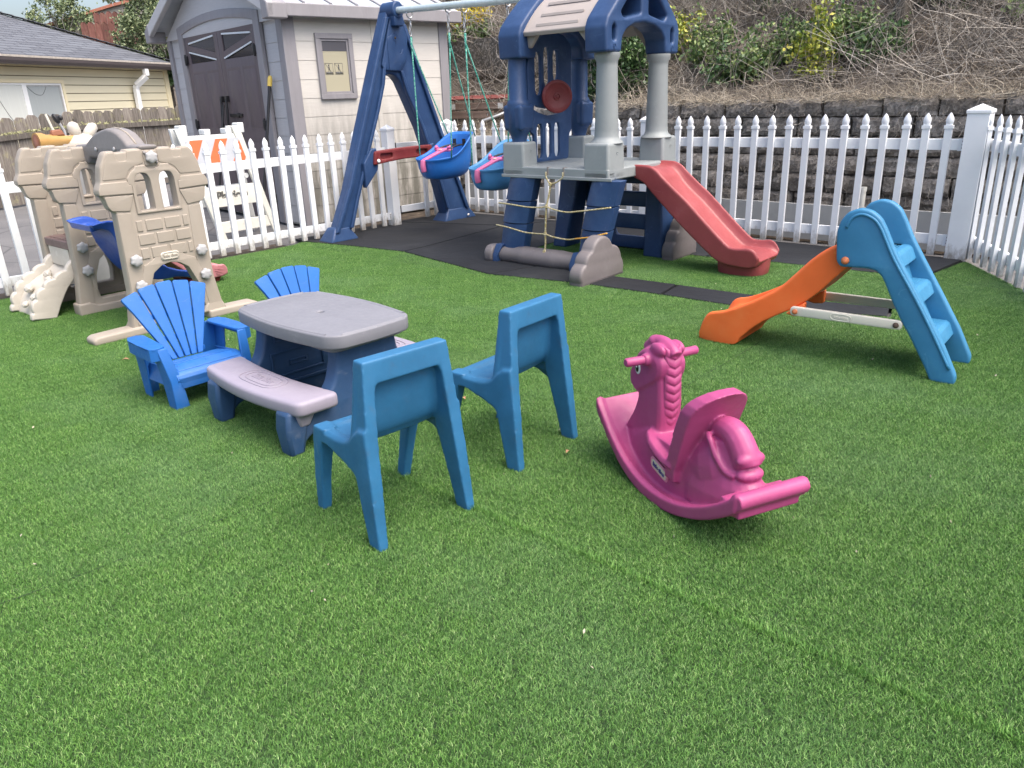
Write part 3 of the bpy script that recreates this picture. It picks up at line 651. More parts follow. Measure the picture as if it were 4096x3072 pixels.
tag(MB().tube([(-.25,10.95,1.10),(-.05,10.92,1.16),(.12,10.98,1.22)],.022,8).obj('metal_tube','alu',None),'short silvery tube lying in the dirt under the ladders','pipe')

# ---------- shed ----------
SH=thing('shed','grey resin garden shed with brown double doors and a side window','shed',(-2.414,9.40,0),R(41.43))
Ls,Wf,ZE=2.30,3.55,2.34   # local: x along side wall (away), y along the front to the left
def laps(x0,x1,z0,z1,pitch,mat,name,plane,off,parent,skip=None,dirn=1):
    mb=MB(); z=z0; gp_=.016 if mat=='lap' else .003
    while z<z1-.01:
        zt=min(z+pitch,z1)
        segs=[(x0,x1)]
        if skip and skip[2]<(z+zt)/2<skip[3]: segs=[(x0,skip[0]),(skip[1],x1)]
        for a,b in segs:
            if b-a<.01: continue
            pj=.020 if mat=='lap' else .009; pr=[(0,z+gp_),(pj,z+gp_),(.006,zt-.002),(0,zt-.002)]
            if plane=='x': mb.loft([[(a,off-dirn*p,q) for p,q in pr],[(b,off-dirn*p,q) for p,q in pr]])
            else: mb.loft([[(off-dirn*p,a,q) for p,q in pr],[(off-dirn*p,b,q) for p,q in pr]])
        z+=pitch
    return mb.obj(name,mat,parent,ang=20)
MB().box(.03,Ls-.03,.02,Wf-.02,0,ZE).obj('wall_core','siding',SH)
laps(.14,1.16,.02,ZE,.205,'siding','siding','x',.02,SH,(.387,.877,1.44,2.16))
laps(1.23,Ls-.12,.02,ZE,.205,'siding','siding','x',.02,SH)
laps(.12,.52,.02,ZE,.205,'siding_front_shaded','siding','y',.03,SH); laps(3.03,Wf-.10,.02,ZE,.205,'siding_front_shaded','siding','y',.03,SH)
tr=MB(); tr.box(-.015,.14,-.015,.02,0,ZE-.01).obj('corner_trim','trim',SH,bev=.006)
MB().box(-.015,.03,.02,.13,0,ZE-.01).obj('corner_trim','trim',SH,bev=.006)
MB().box(Ls-.12,Ls+.01,-.012,.02,0,ZE-.01).obj('corner_trim','trim',SH,bev=.006)
MB().box(-.012,.03,Wf-.10,Wf+.01,0,ZE-.01).obj('corner_trim','trim',SH,bev=.006)
MB().box(1.16,1.23,.000,.02,0,ZE-.01).obj('wall_joint','siding',SH,bev=.003)
# window in the side wall
wf=MB(); 
for a in ((.387,.877,2.10,2.16),(.387,.877,1.44,1.50),(.387,.445,1.50,2.10),(.819,.877,1.50,2.10)): wf.box(a[0],a[1],-.022,.02,a[2],a[3])
wn=wf.obj('window','trim',SH,bev=.004)
wi=MB()
for a in ((.445,.819,2.075,2.10),(.445,.819,1.50,1.525),(.445,.470,1.525,2.075),(.794,.819,1.525,2.075)): wi.box(a[0],a[1],-.006,.018,a[2],a[3])
wi.obj('inner_frame','trim',wn,bev=.002)
MB().box(.470,.794,.004,.010,1.525,1.965).obj('pane','pane_pale',wn); MB().box(.470,.794,.004,.010,1.967,2.075).obj('upper_pane','pane_top',wn)
# printed pictogram strip on the paper in the window: two framed walking-figure warnings
yy=.0025
for cx in (.535,.665):
    pc=MB(); w0=.052
    def ln(x0,z0,x1,z1,t=.004): pc.beam((x0,yy,z0),(x1,yy,z1),.0015,t,up=(0,0,1)) if abs(x1-x0)>abs(z1-z0) else pc.beam((x0,yy,z0),(x1,yy,z1),t,.0015,up=(0,1,0))
    x0,x1,z0,z1=cx-w0,cx+w0,1.715,1.835
    ln(x0,z0,x1,z0);ln(x0,z1,x1,z1);ln(x0,z0,x0,z1);ln(x1,z0,x1,z1); pc.beam((x0,yy,z1),(x1,yy,z0),.003,.0015,up=(0,1,0))
    pc.lathe([(.009,yy-.001),(.009,yy+.001)],10,'y',(cx,0,1.815)); pc.box(cx-.008,cx+.008,yy-.001,yy+.001,1.765,1.803)
    pc.beam((cx-.004,yy,1.768),(cx-.017,yy,1.738),.004,.0015,up=(0,1,0)); pc.beam((cx+.004,yy,1.768),(cx+.015,yy,1.738),.004,.0015,up=(0,1,0))
    pc.box(x0+.008,x1-.008,yy-.001,yy+.001,1.722,1.742); pc.obj('pictogram','ink',wn,ang=None)
# front: gable + arched surround + doors (local x=0 plane, y along front)
Yc=1.76
gab=[(-.10,2.30),(Wf+.10,2.30),(Wf*.5,3.20)]
panel('gable',[(-.02,2.30),(Wf+.02,2.30),(Wf*.5,3.18)],[],.05,'siding_front_shaded',SH,'vz',.005,.004,.0)
arch=lambda a,b,z0,zc,n=14:[(a+(b-a)*i/n, z0+(zc-z0)*math.sin(math.pi*i/n)**.9) for i in range(n+1)]
sur=[(.50,.0)]+arch(.50,3.05,2.43,2.535)+[(3.05,.0),(2.90,.0)]+arch(.655,2.895,2.345,2.435)[::-1]+[(.65,.0)]
panel('door_surround',sur,[],.05,'trim',SH,'vz',-.012,.006,.0)
def door(y0,y1,name,mirror):
    zt=lambda y: 2.345+(2.435-2.345)*math.sin(math.pi*min(1,max(0,(y-.66)/(2.89-.66))))**.9-.010
    out=[(y0,.03),(y1,.03)]+[(y1+(y0-y1)*i/7,zt(y1+(y0-y1)*i/7)) for i in range(8)]
    a,b=y0+.12,y1-.13 
    def top(y): return 2.225+.055*(1-abs(y-Yc)/1.1)
    win=[(a,1.965),(b,1.965),(b,top(b)),(a,top(a))]
    d=panel('door',out,[win],.03,'door',SH,'vz',-.002,.004,.0)
    MB().box(-.004,.0,a-.01,b+.01,1.95,2.30).obj('door_glass','pane_dark',d)
    zi,zo=(top(a)-.02,1.86)
    # diagonal brace and pale bars
    inn,outr=(b,a) if mirror else (a,b)
    MB().beam((-.010,outr,top(outr)-.065),(-.010,inn,2.025),.012,.070,up=(0,0,1)).obj('brace','door',d,bev=.002)
    pb=MB(); pb.beam((-.016,a+.01,top(a)-.012),(-.016,b-.01,top(b)-.012),.01,.020); pb.beam((-.018,outr,top(outr)-.118),(-.018,inn,1.978),.01,.018)
    pb.obj('window_bar','bright_strip',d)
    wd=(b-a+.08)/2
    for k in range(2):
        ya=y0+.09+k*(wd+.0); yb=ya+wd-.07
        for (za,zb) in ((1.10,1.86),(.14,1.00)):
            pm=MB(); q=.035
            pm.loft([[(-.0175,ya,za),(-.0175,yb,za),(-.0175,yb,zb),(-.0175,ya,zb)],[(-.010,ya+.012,za+.012),(-.010,yb-.012,za+.012),(-.010,yb-.012,zb-.012),(-.010,ya+.012,zb-.012)],[(-.026,ya+q+.012,za+q+.03),(-.026,yb-q-.012,za+q+.03),(-.026,yb-q-.012,zb-q-.03),(-.026,ya+q+.012,zb-q-.03)]],caps=True)
            pm.obj('door_panel','door',d,bev=.002,seg=1)
    hy=y0+.02 if (y0<1.0) else y1-.02
    for z in (2.02,1.18,.3):
        MB().box(-.045,-.012,hy-.03,hy+.05,z-.05,z+.05).tube([(-.045,hy,z-.07),(-.045,hy,z+.07)],.014,8).obj('hinge','door_hard',d,bev=.004)
    return d
dr=door(.665,1.755,'door',True); dl=door(1.765,2.885,'door',False)
MB().tube([(-.05,1.70,1.50),(-.075,1.69,1.2),(-.05,1.70,.9)],.016,8).box(-.06,-.015,1.67,1.73,1.46,1.53).obj('handle','door_hard',dr,bev=.003)
MB().tube([(-.05,1.86,1.50),(-.075,1.87,1.2),(-.05,1.86,.9)],.016,8).box(-.06,-.015,1.83,1.89,1.46,1.53).obj('handle','door_hard',dl,bev=.003)
MB().box(-.05,-.018,1.30,1.66,1.27,1.31).lathe([(.03,0),(.03,.03)],12,'x',(-.06,1.40,1.29)).obj('latch','door_hard',dr,bev=.004)
MB().lathe([(.034,0),(.034,.010),(.026,.013)],6,'x',(-.046,1.76,2.80)).obj('badge','trim',SH,bev=.002)
# roof
rf=MB(); e=.14; H=3.22
for y0_,y1_ in ((-e,Wf/2),(Wf+e,Wf/2)):
    rf.loft([[(x,y0_,ZE+.10),(x,y1_,H),(x,y1_,H-.05),(x,y0_,ZE+.04)] for x in (-.20,Ls+.13)])
roof=rf.obj('roof','shed_roof',SH,ang=20)
rb=MB()
for i in range(8):
    x=-.1+i*(Ls+.1)/7
    rb.beam((x,-e+.02,ZE+.118),(x,Wf/2-.02,H+.012),.03,.016,up=(0,0,1))
rb.obj('roof_rib','trim',roof,bev=.003)
fa=MB().box(-.19,Ls+.14,-e-.035,-e+.02,ZE-.035,ZE+.105); fa.obj('eave_fascia','trim',SH,bev=.012)
for s in (0,1):
    y_=-e-.04 if s==0 else Wf+e+.04
    MB().loft([[(x,y_,ZE-.04),(x,y_,ZE+.11),(x,Wf/2,H+.02),(x,Wf/2,H-.13)] for x in (-.235,-.165)]).obj('barge_board','siding_front_shaded',SH,bev=.012)
    MB().loft([[(x,y_+ (0 if s==0 else 0),ZE-.06),(x,y_,ZE+.10),(x,y_+(.16 if s==0 else -.16),ZE+.19),(x,y_+(.16 if s==0 else -.16),ZE-.06)] for x in (-.24,.0)]).obj('eave_return','trim',SH,bev=.015)
# broom-like poles leaning on the shed
def pole(name,label,p,q,r,mat,cat,grip=None):
    t=thing(name,label,cat,p,0); d=Vector(q)-Vector(p); MB().tube([(0,0,0),tuple(d)],r,8).obj('pole',mat,t)
    if grip: MB().tube([tuple(d*(1-grip[0])),tuple(d*.995),tuple(d*1.012)],[r*1.5,r*1.5,r*.9],10).obj('grip',grip[1],t)
    return t
fx=lambda y,x=0: tuple(SH.matrix_basis@Vector((x,y,0)))[:2]
p=fx(.36,-.42); q=fx(.40,-.03)
ph=pole('extension_pole','black pole with a yellow handle end leaning against the shed front',(p[0],p[1],0),(q[0],q[1],1.70),.018,'door_hard',"pole",(.055,'yellow_grip'))
p=fx(1.62,-.45);q=fx(1.72,-.09); pole('dark_pole','dark thin pole leaning between the shed doors',(p[0],p[1],0),(q[0],q[1],1.42),.014,'door_hard','pole')

# ---------- barricade ----------
BA=thing('barricade','folding white barricade with orange and white stripes behind the picket fence','barricade',(-3.284,8.665,0),R(51))
def aframe(y,side):
    lean=.16*side
    f=lambda x,z: (x, y-lean*(1-z/1.22)*1.0, z)
    # side legs
    for x0,xt in ((.02,-.235),(.70,.44)):
        mb=MB(); w0=.075
        mb.loft([[(x0-w0/2,y-lean*(1-0)-.02,.0),(x0+w0/2,y-lean-.02,.0),(x0+w0/2,y-lean+.02,.0),(x0-w0/2,y-lean+.02,.0)],[(xt-.02,y-.02,1.20),(xt+.075,y-.02,1.20),(xt+.075,y+.02,1.20),(xt-.02,y+.02,1.20)]])
        mb.obj('leg','barr_dirty' if side>0 else 'barr_white',BA,bev=.008)
    sk=lambda z:-.255*z/1.22+.0   # the frame leans sideways a little in the photo
    def pl(z0,z1,name,mat,dy=0,inset=0,x0=.03,x1=.66):
        mb=MB(); a=y-lean*(1-z0/1.22); b=y-lean*(1-z1/1.22)
        X0=lambda z:x0+sk(z); X1=lambda z:x1+sk(z)
        mb.loft([[(X0(z0),a-.018+dy,z0),(X1(z0),a-.018+dy,z0),(X1(z0),a+.018,z0),(X0(z0),a+.018,z0)],[(X0(z1),b-.018+dy,z1),(X1(z1),b-.018+dy,z1),(X1(z1),b+.018,z1),(X0(z1),b+.018,z1)]])
        return mb.obj(name,mat,BA,bev=.006)
    if side>0:
        pl(.80,1.12,'top_board','barr_white'); lo=pl(.36,.575,'lower_board','barr_dirty'); pl(.08,.20,'foot_board','barr_dirty')
        zz=lambda z: y-lean*(1-z/1.22)-.0225
        st=MB(); sw=MB(); z0,z1=.805,1.075
        X0=lambda z:.045+sk(z); X1=lambda z:.69+sk(z); n=5
        for i in range(-1,2*n):
            a=i*.150-.150
            q=[]
            for (x,z) in ((a,z0),(a+.150,z0),(a+.150+.21,z1),(a+.21,z1)):
                q.append((x,z))
            lo_,hi=.0,.645
            # clip to [0,.645]
            def clip(P,c,s):
                o=[]
                for k in range(len(P)):
                    A,B=P[k-1],P[k]
                    ia,ib=s*(A[0]-c)>=0,s*(B[0]-c)>=0
                    if ia!=ib: t=(c-A[0])/(B[0]-A[0]); o.append((c,A[1]+t*(B[1]-A[1])))
                    if ib: o.append(B)
                return o
            q=clip(q,lo_,1); q=clip(q,hi,-1) if q else q
            if len(q)>=3:
                (st if i%2==0 else sw).add([(x+.045+sk(z),zz(z),z) for x,z in q],[tuple(range(len(q)))])
        st.obj('orange_stripes','barr_orange',BA,ang=None); sw.obj('white_stripes','sheet_white',BA,ang=None)
        tx=text('embossed_letters','Plastican',.135,'ink',lo,(.335+sk(.47),zz(.475)+.004,.475),(R(90)+math.atan2(.16,1.22),0,0),.006,0,.002,.92)
    else:
        pl(.75,1.08,'top_board','barr_white'); pl(.34,.56,'lower_board','barr_white')
aframe(0,1); aframe(.10,-1)
for x in (-.19,.08,.34,.50): MB().box(x,x+.075,-.02,.10,1.12,1.18+.05*(x in(-.19,.50))).obj('top_bracket','barr_white',BA,bev=.01)
MB().lathe([(.028,-.04),(.028,-.02),(.012,-.02)],14,'y',(.50,.0,.66)).obj('bolt','barr_white',BA)

# ---------- yellow house ----------
e_=np.array([.205,.979]); nr=np.array([-.979,.205])
HO=np.array([-9.0,22.35])
HS=thing('house','pale yellow clapboard house with a dark shingle roof behind the wooden fence','house',(HO[0],HO[1],0),math.atan2(e_[1],e_[0]))
# local: x along wall (positive = away from camera), y = left/inward, x from -11 to 0
MB().box(-11,0,.02,6,-.0,2.50).obj('wall','lap_shade',HS)
laps(-11,-.16,.02,2.49,.178,'lap','lap_siding','x',.02,HS,(-7.0,-3.98,1.15,2.06))
MB().box(-.16,.02,-.02,.02,0,2.5).obj('corner_board','lap_trim',HS,bev=.005)
hw=MB()
for a in ((-7.1,-3.93,2.02,2.09),(-7.1,-3.93,1.10,1.16),(-7.1,-7.03,1.16,2.02),(-4.0,-3.93,1.16,2.02)): hw.box(a[0],a[1],-.035,.02,a[2],a[3])
hwn=hw.obj('window','lap_trim',HS,bev=.004)
h2=MB()
for a in ((-7.03,-4.0,1.98,2.02),(-7.03,-4.0,1.16,1.20),(-4.04,-4.0,1.2,1.98),(-5.14,-5.02,1.20,1.98)): h2.box(a[0],a[1],-.012,.018,a[2],a[3])
h2.obj('window_frame','white_metal',hwn,bev=.003)
MB().box(-7.03,-5.14,.004,.01,1.2,1.98).obj('pane','blind',hwn); 
sc=MB(); sc.box(-5.02,-4.04,.004,.01,1.2,1.98); sc.obj('pane','screen',hwn)
h3=MB()
for a in ((-5.02,-4.04,1.95,1.978),(-4.08,-4.042,1.2,1.95)): h3.box(a[0],a[1],-.002,.0035,a[2],a[3])
h3.obj('screen_frame','alu',hwn)
cd_=MB(); cd_.tube(catmull([(-6.2,.0,1.97),(-6.1,-.0,1.72),(-5.98,.0,1.50),(-5.85,.0,1.55),(-5.9,.0,1.75),(-6.12,0,1.97)],8),.005,5); cd_.tube(catmull([(-6.12,0,1.97),(-5.85,0,1.75),(-5.65,0,1.40),(-5.5,0,1.2)],6),.005,5); cd_.tube(catmull([(-5.0,0,1.95),(-4.8,0,1.80),(-4.6,0,1.79),(-4.45,0,1.95)],6),.004,5)
cd_.obj('cord','ink',hwn)
# roof
ov=.32; px=.42; ze=2.50
C0=(.34,-ov); 
def rz_(t): return ze+px*t
rfv=[(-13,-ov,ze),(C0[0],-ov,ze),(C0[0]-3.4,-ov+3.4,rz_(3.4)),(-13,-ov+3.4,rz_(3.4))]
me=bpy.data.meshes.new('roof'); me.from_pydata(rfv+[(C0[0],7,ze),(C0[0]-3.4,7-3.4,rz_(3.4))],[],[(0,1,2,3),(1,4,5,2)]); uv=me.uv_layers.new(); 
for poly in me.polygons:
    for li,vi in zip(poly.loop_indices,poly.vertices):
        v=me.vertices[vi].co; uv.data[li].uv=((v.x,(v.y+ov)*1.085) if poly.index==0 else (v.y,(C0[0]-v.x)*1.085))
me.materials.append(M['shingle']); roof=bpy.data.objects.new('roof',me); link(roof,HS)
hp_=MB(); 
for i in range(22):
    t0=3.4*i/22; t1=3.4*(i+1.15)/22
    hp_.beam((C0[0]-t0,-ov+t0,rz_(t0)+.035),(C0[0]-t1,-ov+t1,rz_(t1)+.020),.26,.012)
hp_.obj('ridge_cap','cap_shingle',roof)
MB().box(-13,C0[0],-ov-.01,.02,ze-.03,ze-.004).obj('soffit','lap_trim',HS)
g=MB(); g.loft([[(x,-ov-.02,ze-.015),(x,-ov-.13,ze-.02),(x,-ov-.125,ze-.075),(x,-ov-.08,ze-.135),(x,-ov-.02,ze-.145)] for x in (-13,C0[0])]); g.obj('gutter','gutter',HS,bev=.006)
MB().box(-13,C0[0]+.01,-ov-.135,-ov-.0,ze-.014,ze+.028).obj('drip_edge','drip',HS,bev=.003)
ds=MB(); pth=[(-1.42,-ov-.05,2.36),(-1.42,-ov-.05,2.20),(-1.55,-.13,1.98),(-1.55,-.10,1.90),(-1.55,-.10,.1)]
for a,b in zip(pth[:-1],pth[1:]): ds.beam(a,b,.135,.10,up=(0,1,0))
ds.obj('downspout','white_metal',HS,bev=.01)

# ---------- weathered board fence ----------
WF=thing('wooden_fence','weathered grey dog-eared board fence with lichen in front of the yellow house','fence',(-8.05,12.70,0),0)
pts=[(-8.05,12.70,1.335)]
Lp=[(np.array([-8.62,10.9]),np.array([-8.05,12.70]),6,1.30,1.335),(np.array([-8.05,12.70]),np.array([-7.60,14.45]),7,1.335,1.415),(np.array([-7.60,14.45]),np.array([-6.40,16.80]),13,1.43,1.44)]
fbm=[];frn=[]
for A,B,n,za,zb in Lp:
    d=(B-A)/np.linalg.norm(B-A); L=np.linalg.norm(B-A)/n; nn=np.array([d[1],-d[0]])
    for i in range(n):
        a=A+d*(L*i+.003); b=A+d*(L*(i+1)-.003); z=za+(zb-za)*(i+.5)/n+rnd.uniform(-.018,.018); c=L*.22
        off=rnd.uniform(-.008,.008); mb=MB()
        P=[(0,.0),(1,.0),(1,z-c),(1-.24,z-.008),(.24,z),(0,z-c)]
        f0=[tuple(np.append(a+(b-a)*p[0]+nn*(off),p[1])-np.array([-8.05,12.70,0])) for p in P]; f1=[tuple(np.append(a+(b-a)*p[0]+nn*(off-.018),p[1])-np.array([-8.05,12.70,0])) for p in P]
        mb.loft([f0,f1]); o=mb.obj('board','old_wood',WF,ang=20,bev=.003,seg=1); set_rnd(o.data,[rnd.random()]*len(o.data.polygons))
    a=A+nn*.03-np.array([-8.05,12.70]); b=B+nn*.03-np.array([-8.05,12.70])
    MB().beam((a[0],a[1],za-.29),(b[0],b[1],zb-.30),.045,.085).obj('rail','old_wood',WF,bev=.004)
    # lichen crust along the rail
    nl=260; t=npr.random(nl)[:,None]; Cc=np.concatenate([a+(b-a)*t+nn*(.012)*npr.random((nl,1)),(za-.235+(zb-za)*t+npr.normal(size=(nl,1))*.012)],1)
    V,Fq,r=leaves(Cc,.018,.8,.6,.8); tag(npmesh('lichen_crust',V,Fq,'lichen',r,WF),kind='stuff')
MB().box(-.05,.05,-.05,.05,0,1.30).obj('post','old_wood',WF,loc=(.42,1.75,0),bev=.004)

# ---------- terraces, fences, bushes up at top left ----------
bw=thing('garden_wall','grey block garden wall with a red brick cap high behind the house','wall',(0,0,0))
A=(-14.3,26.7);B=(-10.9,28.1)
zs=[(0,3.95),(.55,4.55),(1,4.95)]
V=[];
for t,z in zs:
    x=A[0]+(B[0]-A[0])*t;y=A[1]+(B[1]-A[1])*t; V+=[(x,y,2.0),(x,y,z)]
mb=MB(); mb.loft([[ (V[0][0],V[0][1],2),(V[1][0],V[1][1],V[1][2]),(V[1][0]+.1,V[1][1]+.3,V[1][2]),(V[0][0]+.1,V[0][1]+.3,2)],[V[2],V[3],(V[3][0]+.1,V[3][1]+.3,V[3][2]),(V[2][0]+.1,V[2][1]+.3,2)],[V[4],V[5],(V[5][0]+.1,V[5][1]+.3,V[5][2]),(V[4][0]+.1,V[4][1]+.3,2)]])
mb.obj('wall_body','cmu',bw,ang=20)
mb=MB(); mb.beam((V[1][0],V[1][1]+.1,V[1][2]+.04),(V[3][0],V[3][1]+.1,V[3][2]+.04),.4,.08).beam((V[3][0]+.01,V[3][1]+.1,V[3][2]+.041),(V[5][0],V[5][1]+.1,V[5][2]+.04),.4,.08); mb.obj('brick_cap','brick_cap',bw)
def red_fence(label,A,B,n,z0,zt):
    t=thing('red_fence',label,'fence',(A[0],A[1],0),0,'red board fences up behind the house')
    for i in range(n):
        a=(B[0]-A[0])*i/n;b=(B[0]-A[0])*(i+.93)/n; ya=(B[1]-A[1])*i/n; yb=(B[1]-A[1])*(i+.93)/n; z=zt+rnd.uniform(-.03,.03)
        mb=MB(); mb.loft([[(a,ya,z0),(b,yb,z0),(b,yb,z-.06),((a+b)/2+.03,(ya+yb)/2,z),((a+b)/2-.03,(ya+yb)/2,z),(a,ya,z-.06)],[(a,ya+.02,z0),(b,yb+.02,z0),(b,yb+.02,z-.06),((a+b)/2+.03,(ya+yb)/2+.02,z),((a+b)/2-.03,(ya+yb)/2+.02,z),(a,ya+.02,z-.06)]])
        o=mb.obj('board','red_wood',t,ang=20); set_rnd(o.data,[rnd.random()]*len(o.data.polygons))
red_fence('low red board fence between the roof and the block wall',(-11.95,24.2),(-11.25,24.8),5,2.4,3.83)
red_fence('taller red board fence beside the green tree',(-11.72,24.6),(-10.75,25.3),7,2.6,4.12)
red_fence('upper red board fence cut off by the top edge',(-10.9,26.4),(-9.6,27.2),9,3.4,5.0)
red_fence('small piece of red fence between the house corner and the shed',(-8.75,23.4),(-8.0,23.9),4,.8,2.05)
def tree(label,pos,w,h,dep,nl,leaf,mat,trunk=1.2):
    t=thing('tree',label,'tree',pos,0)
    P0=[];P1=[];C=[]
    for s in range(46):
        a=npr.uniform(0,2*math.pi);rr=npr.random()**.5; tz=h*(.25+.75*npr.random())*(1-.35*rr*rr); e=np.array([math.cos(a)*rr*w/2,math.sin(a)*rr*dep/2,tz]); b=np.array([0,0,-trunk*.2]); P0.append(b);P1.append(e)
        m=int(nl/46); cc=e+npr.normal(size=(6,3))*np.array([w,dep,h])*.055
        C.append(cc[npr.integers(0,6,m)]+npr.normal(size=(m,3))*np.array([w,dep,h])*.035)
    V,Fq,r=leaves(np.concatenate(C),leaf,.6,.9,.5); npmesh('crown',V,Fq,mat,r,t)
    V,Fq,r=strips(np.array(P0),np.array(P1),npr.normal(size=(46,1))*.08,np.full(46,.018)); npmesh('branches',V,Fq,'twig',r,t)
    MB().tube([(0,0,-trunk),(.03,0,-.2),(0,0,h*.4)],[.13,.1,.06],10).obj('trunk','bark',t); return t
tree('rounded olive-green tree between the yellow house roof and the shed',(-9.25,22.9,2.25),2.25,2.2,1.4,13000,.045,'leaf_hazy',2.0)
tree('dark leafy underside bush close to the shed eave',(-8.6,23.0,1.9),1.7,1.15,1.2,5200,.055,'leaf_dark',1.5)
tree('hazy grey-green bush on the skyline above the roof',(-13.6,26.3,3.0),2.0,1.75,1.4,4200,.05,'leaf_hazy',1.6)
tree('hazy grey shrub at the top edge beside the brick-capped wall',(-12.4,29.5,4.75),2.2,.8,1.4,2600,.05,'leaf_hazy',1.6)
tree('thin wispy shrub at the far left skyline',(-15.0,26.0,3.2),1.8,.75,1.2,700,.05,'leaf_hazy',1.4)
# spiky plant at the very top
sp=thing('spiky_plant','spiky pale green sword-leaved plant at the top edge beside the shed roof','plant',(-9.9,25.6,4.2),0)
n=170; a=npr.uniform(0,2*math.pi,n); el=npr.uniform(.1,1.3,n); L=npr.uniform(.5,1.0,n)
P1=np.stack([np.cos(a)*np.cos(el)*L,np.sin(a)*np.cos(el)*L,np.sin(el)*L],1)+npr.normal(size=(n,3))*.1; V,Fq,r=strips(npr.normal(size=(n,3))*.15,P1,npr.normal(size=(n,1))*.1,np.full(n,.018)); npmesh('sword_leaves',V,Fq,'leaf_mid',r,sp)

# ---------- junk beyond the left fence ----------
hr=thing('hose_reel','green garden hose coiled on a grey reel behind the castle','hose reel',(-5.15,9.75,0),.3)
MB().lathe([(.17,.72),(.20,.72),(.20,.745),(.05,.745)],20).lathe([(.17,1.0),(.20,1.0),(.20,1.02),(.03,1.02)],20).lathe([(.05,.3),(.05,1.1)],12).box(-.2,.2,-.03,.03,0,.3).box(-.03,.03,-.2,.2,0,.29).obj('reel','bin_grey',hr)
hm=MB(); 
for i in range(9): hm.tube([(.155*math.cos(q)+.0,.155*math.sin(q),.765+.027*i) for q in [2*math.pi*k/18 for k in range(19)]],.014,6,False)
hm.obj('hose','hose',hr)
# ================= PLAY EQUIPMENT =================
# ---------- blue moulded kid chair ----------
def kid_chair(label,loc,rz):
    t=thing('kid_chair',label,'chair',loc,rz,'one-piece moulded blue chairs beside the picnic table')
    mb=MB()
    for s in (-1,1):
        # rear strut, floor to top of the back
        def ring(u,wu,v0,v1,z): 
            a,b=sorted((s*(u),s*(u-wu))); return [(a,v0,z),(b,v0,z),(b,v1,z),(a,v1,z)]
        mb.loft([ring(.205,.036,-.004,.062,0),ring(.203,.042,.008,.086,.12),ring(.200,.047,.018,.112,.24),ring(.196,.047,.026,.132,.32),ring(.188,.045,.032,.128,.40),ring(.177,.043,.040,.116,.52),ring(.166,.045,.048,.104,.645)])
        # front leg
        mb.loft([ring(.194,.036,.388,.432,0),ring(.203,.042,.350,.402,.15),ring(.209,.050,.310,.370,.28),ring(.213,.056,.285,.350,.345),ring(.213,.056,.270,.342,.366)])
        # side skirt with the arch between the legs
        rg=[]
        for v,zb_,zt_,uo in ((.035,.13,.43,.196),(.075,.175,.425,.197),(.10,.225,.405,.198),(.125,.252,.378,.200),(.16,.272,.362,.203),(.21,.292,.358,.207),(.26,.312,.362,.211),(.30,.312,.366,.213),(.335,.26,.366,.213)):
            rg.append([(s*uo,v,zb_),(s*uo,v,zt_-.012),(s*(uo-.012),v,zt_),(s*(uo-.040),v,zt_),(s*(uo-.040),v,max(zb_,.30)),(s*(uo-.022),v,zb_)])
        mb.loft(rg)
    # seat and back as one bent sheet
    prof=[(.090,.640),(.099,.56),(.110,.47),(.122,.40),(.140,.365),(.17,.350),(.21,.350),(.27,.357),(.315,.364),(.338,.356),(.346,.325)]
    prof=catmull(prof,3); th=.016
    top=[];bot=[]
    for i,(v,z) in enumerate(prof):
        a=prof[max(i-1,0)];b=prof[min(i+1,len(prof)-1)]; d=np.array([b[0]-a[0],b[1]-a[1]]); d/=np.linalg.norm(d); n=np.array([d[1],-d[0]])
        top.append((v,z)); bot.append((v+n[0]*th,z+n[1]*th))
    W=lambda z:.165+.035*(1-min(1,max(0,(z-.33)/.31)))
    ns=9; rings=[]
    for (v,z),(v2,z2) in zip(top,bot):
        w=W(z); dip=.010 if z<.36 and v>.14 else .0
        rings.append([(-w+2*w*i/(ns-1),v,z-dip*math.sin(math.pi*i/(ns-1))) for i in range(ns)]+[(w-2*w*i/(ns-1),v2,z2-dip*math.sin(math.pi*i/(ns-1))) for i in range(ns)])
    mb.loft(rings)
    # top band of the back
    mb.loft([[(-.172,.044,.565),(.172,.044,.565),(.172,.104,.565),(-.172,.104,.565)],[(-.165,.048,.645),(.165,.048,.645),(.165,.104,.645),(-.165,.104,.645)]])
    for s in (-1,1):
        a,b=sorted((s*.175,s*.105)); mb.loft([[(s*.125,.052,.56),(s*.125+s*.001,.052,.56),(s*.125,.09,.56)],[(s*.10,.052,.57),(s*.101,.052,.57),(s*.10,.09,.57)]]) if False else None
        mb.prism([(s*.105,.572),(s*.122,.560),(s*.131,.54),(s*.142,.54),(s*.142,.575)],'uz',.046,.10)
    # legs' inner flanges (channel section)
    fused('shell',mb,'chair_blue',t,.0042,7,.5)
    return t
ch=kid_chair('nearer blue kid chair, right in front of the lilac bench',( -.305,2.303,0),R(41.5))
c2=copy_tree(ch); c2.location=(.146,2.858,0); c2.rotation_euler[2]=R(50); c2['label']='farther blue kid chair, beside the rocking horse and off the end of the table'

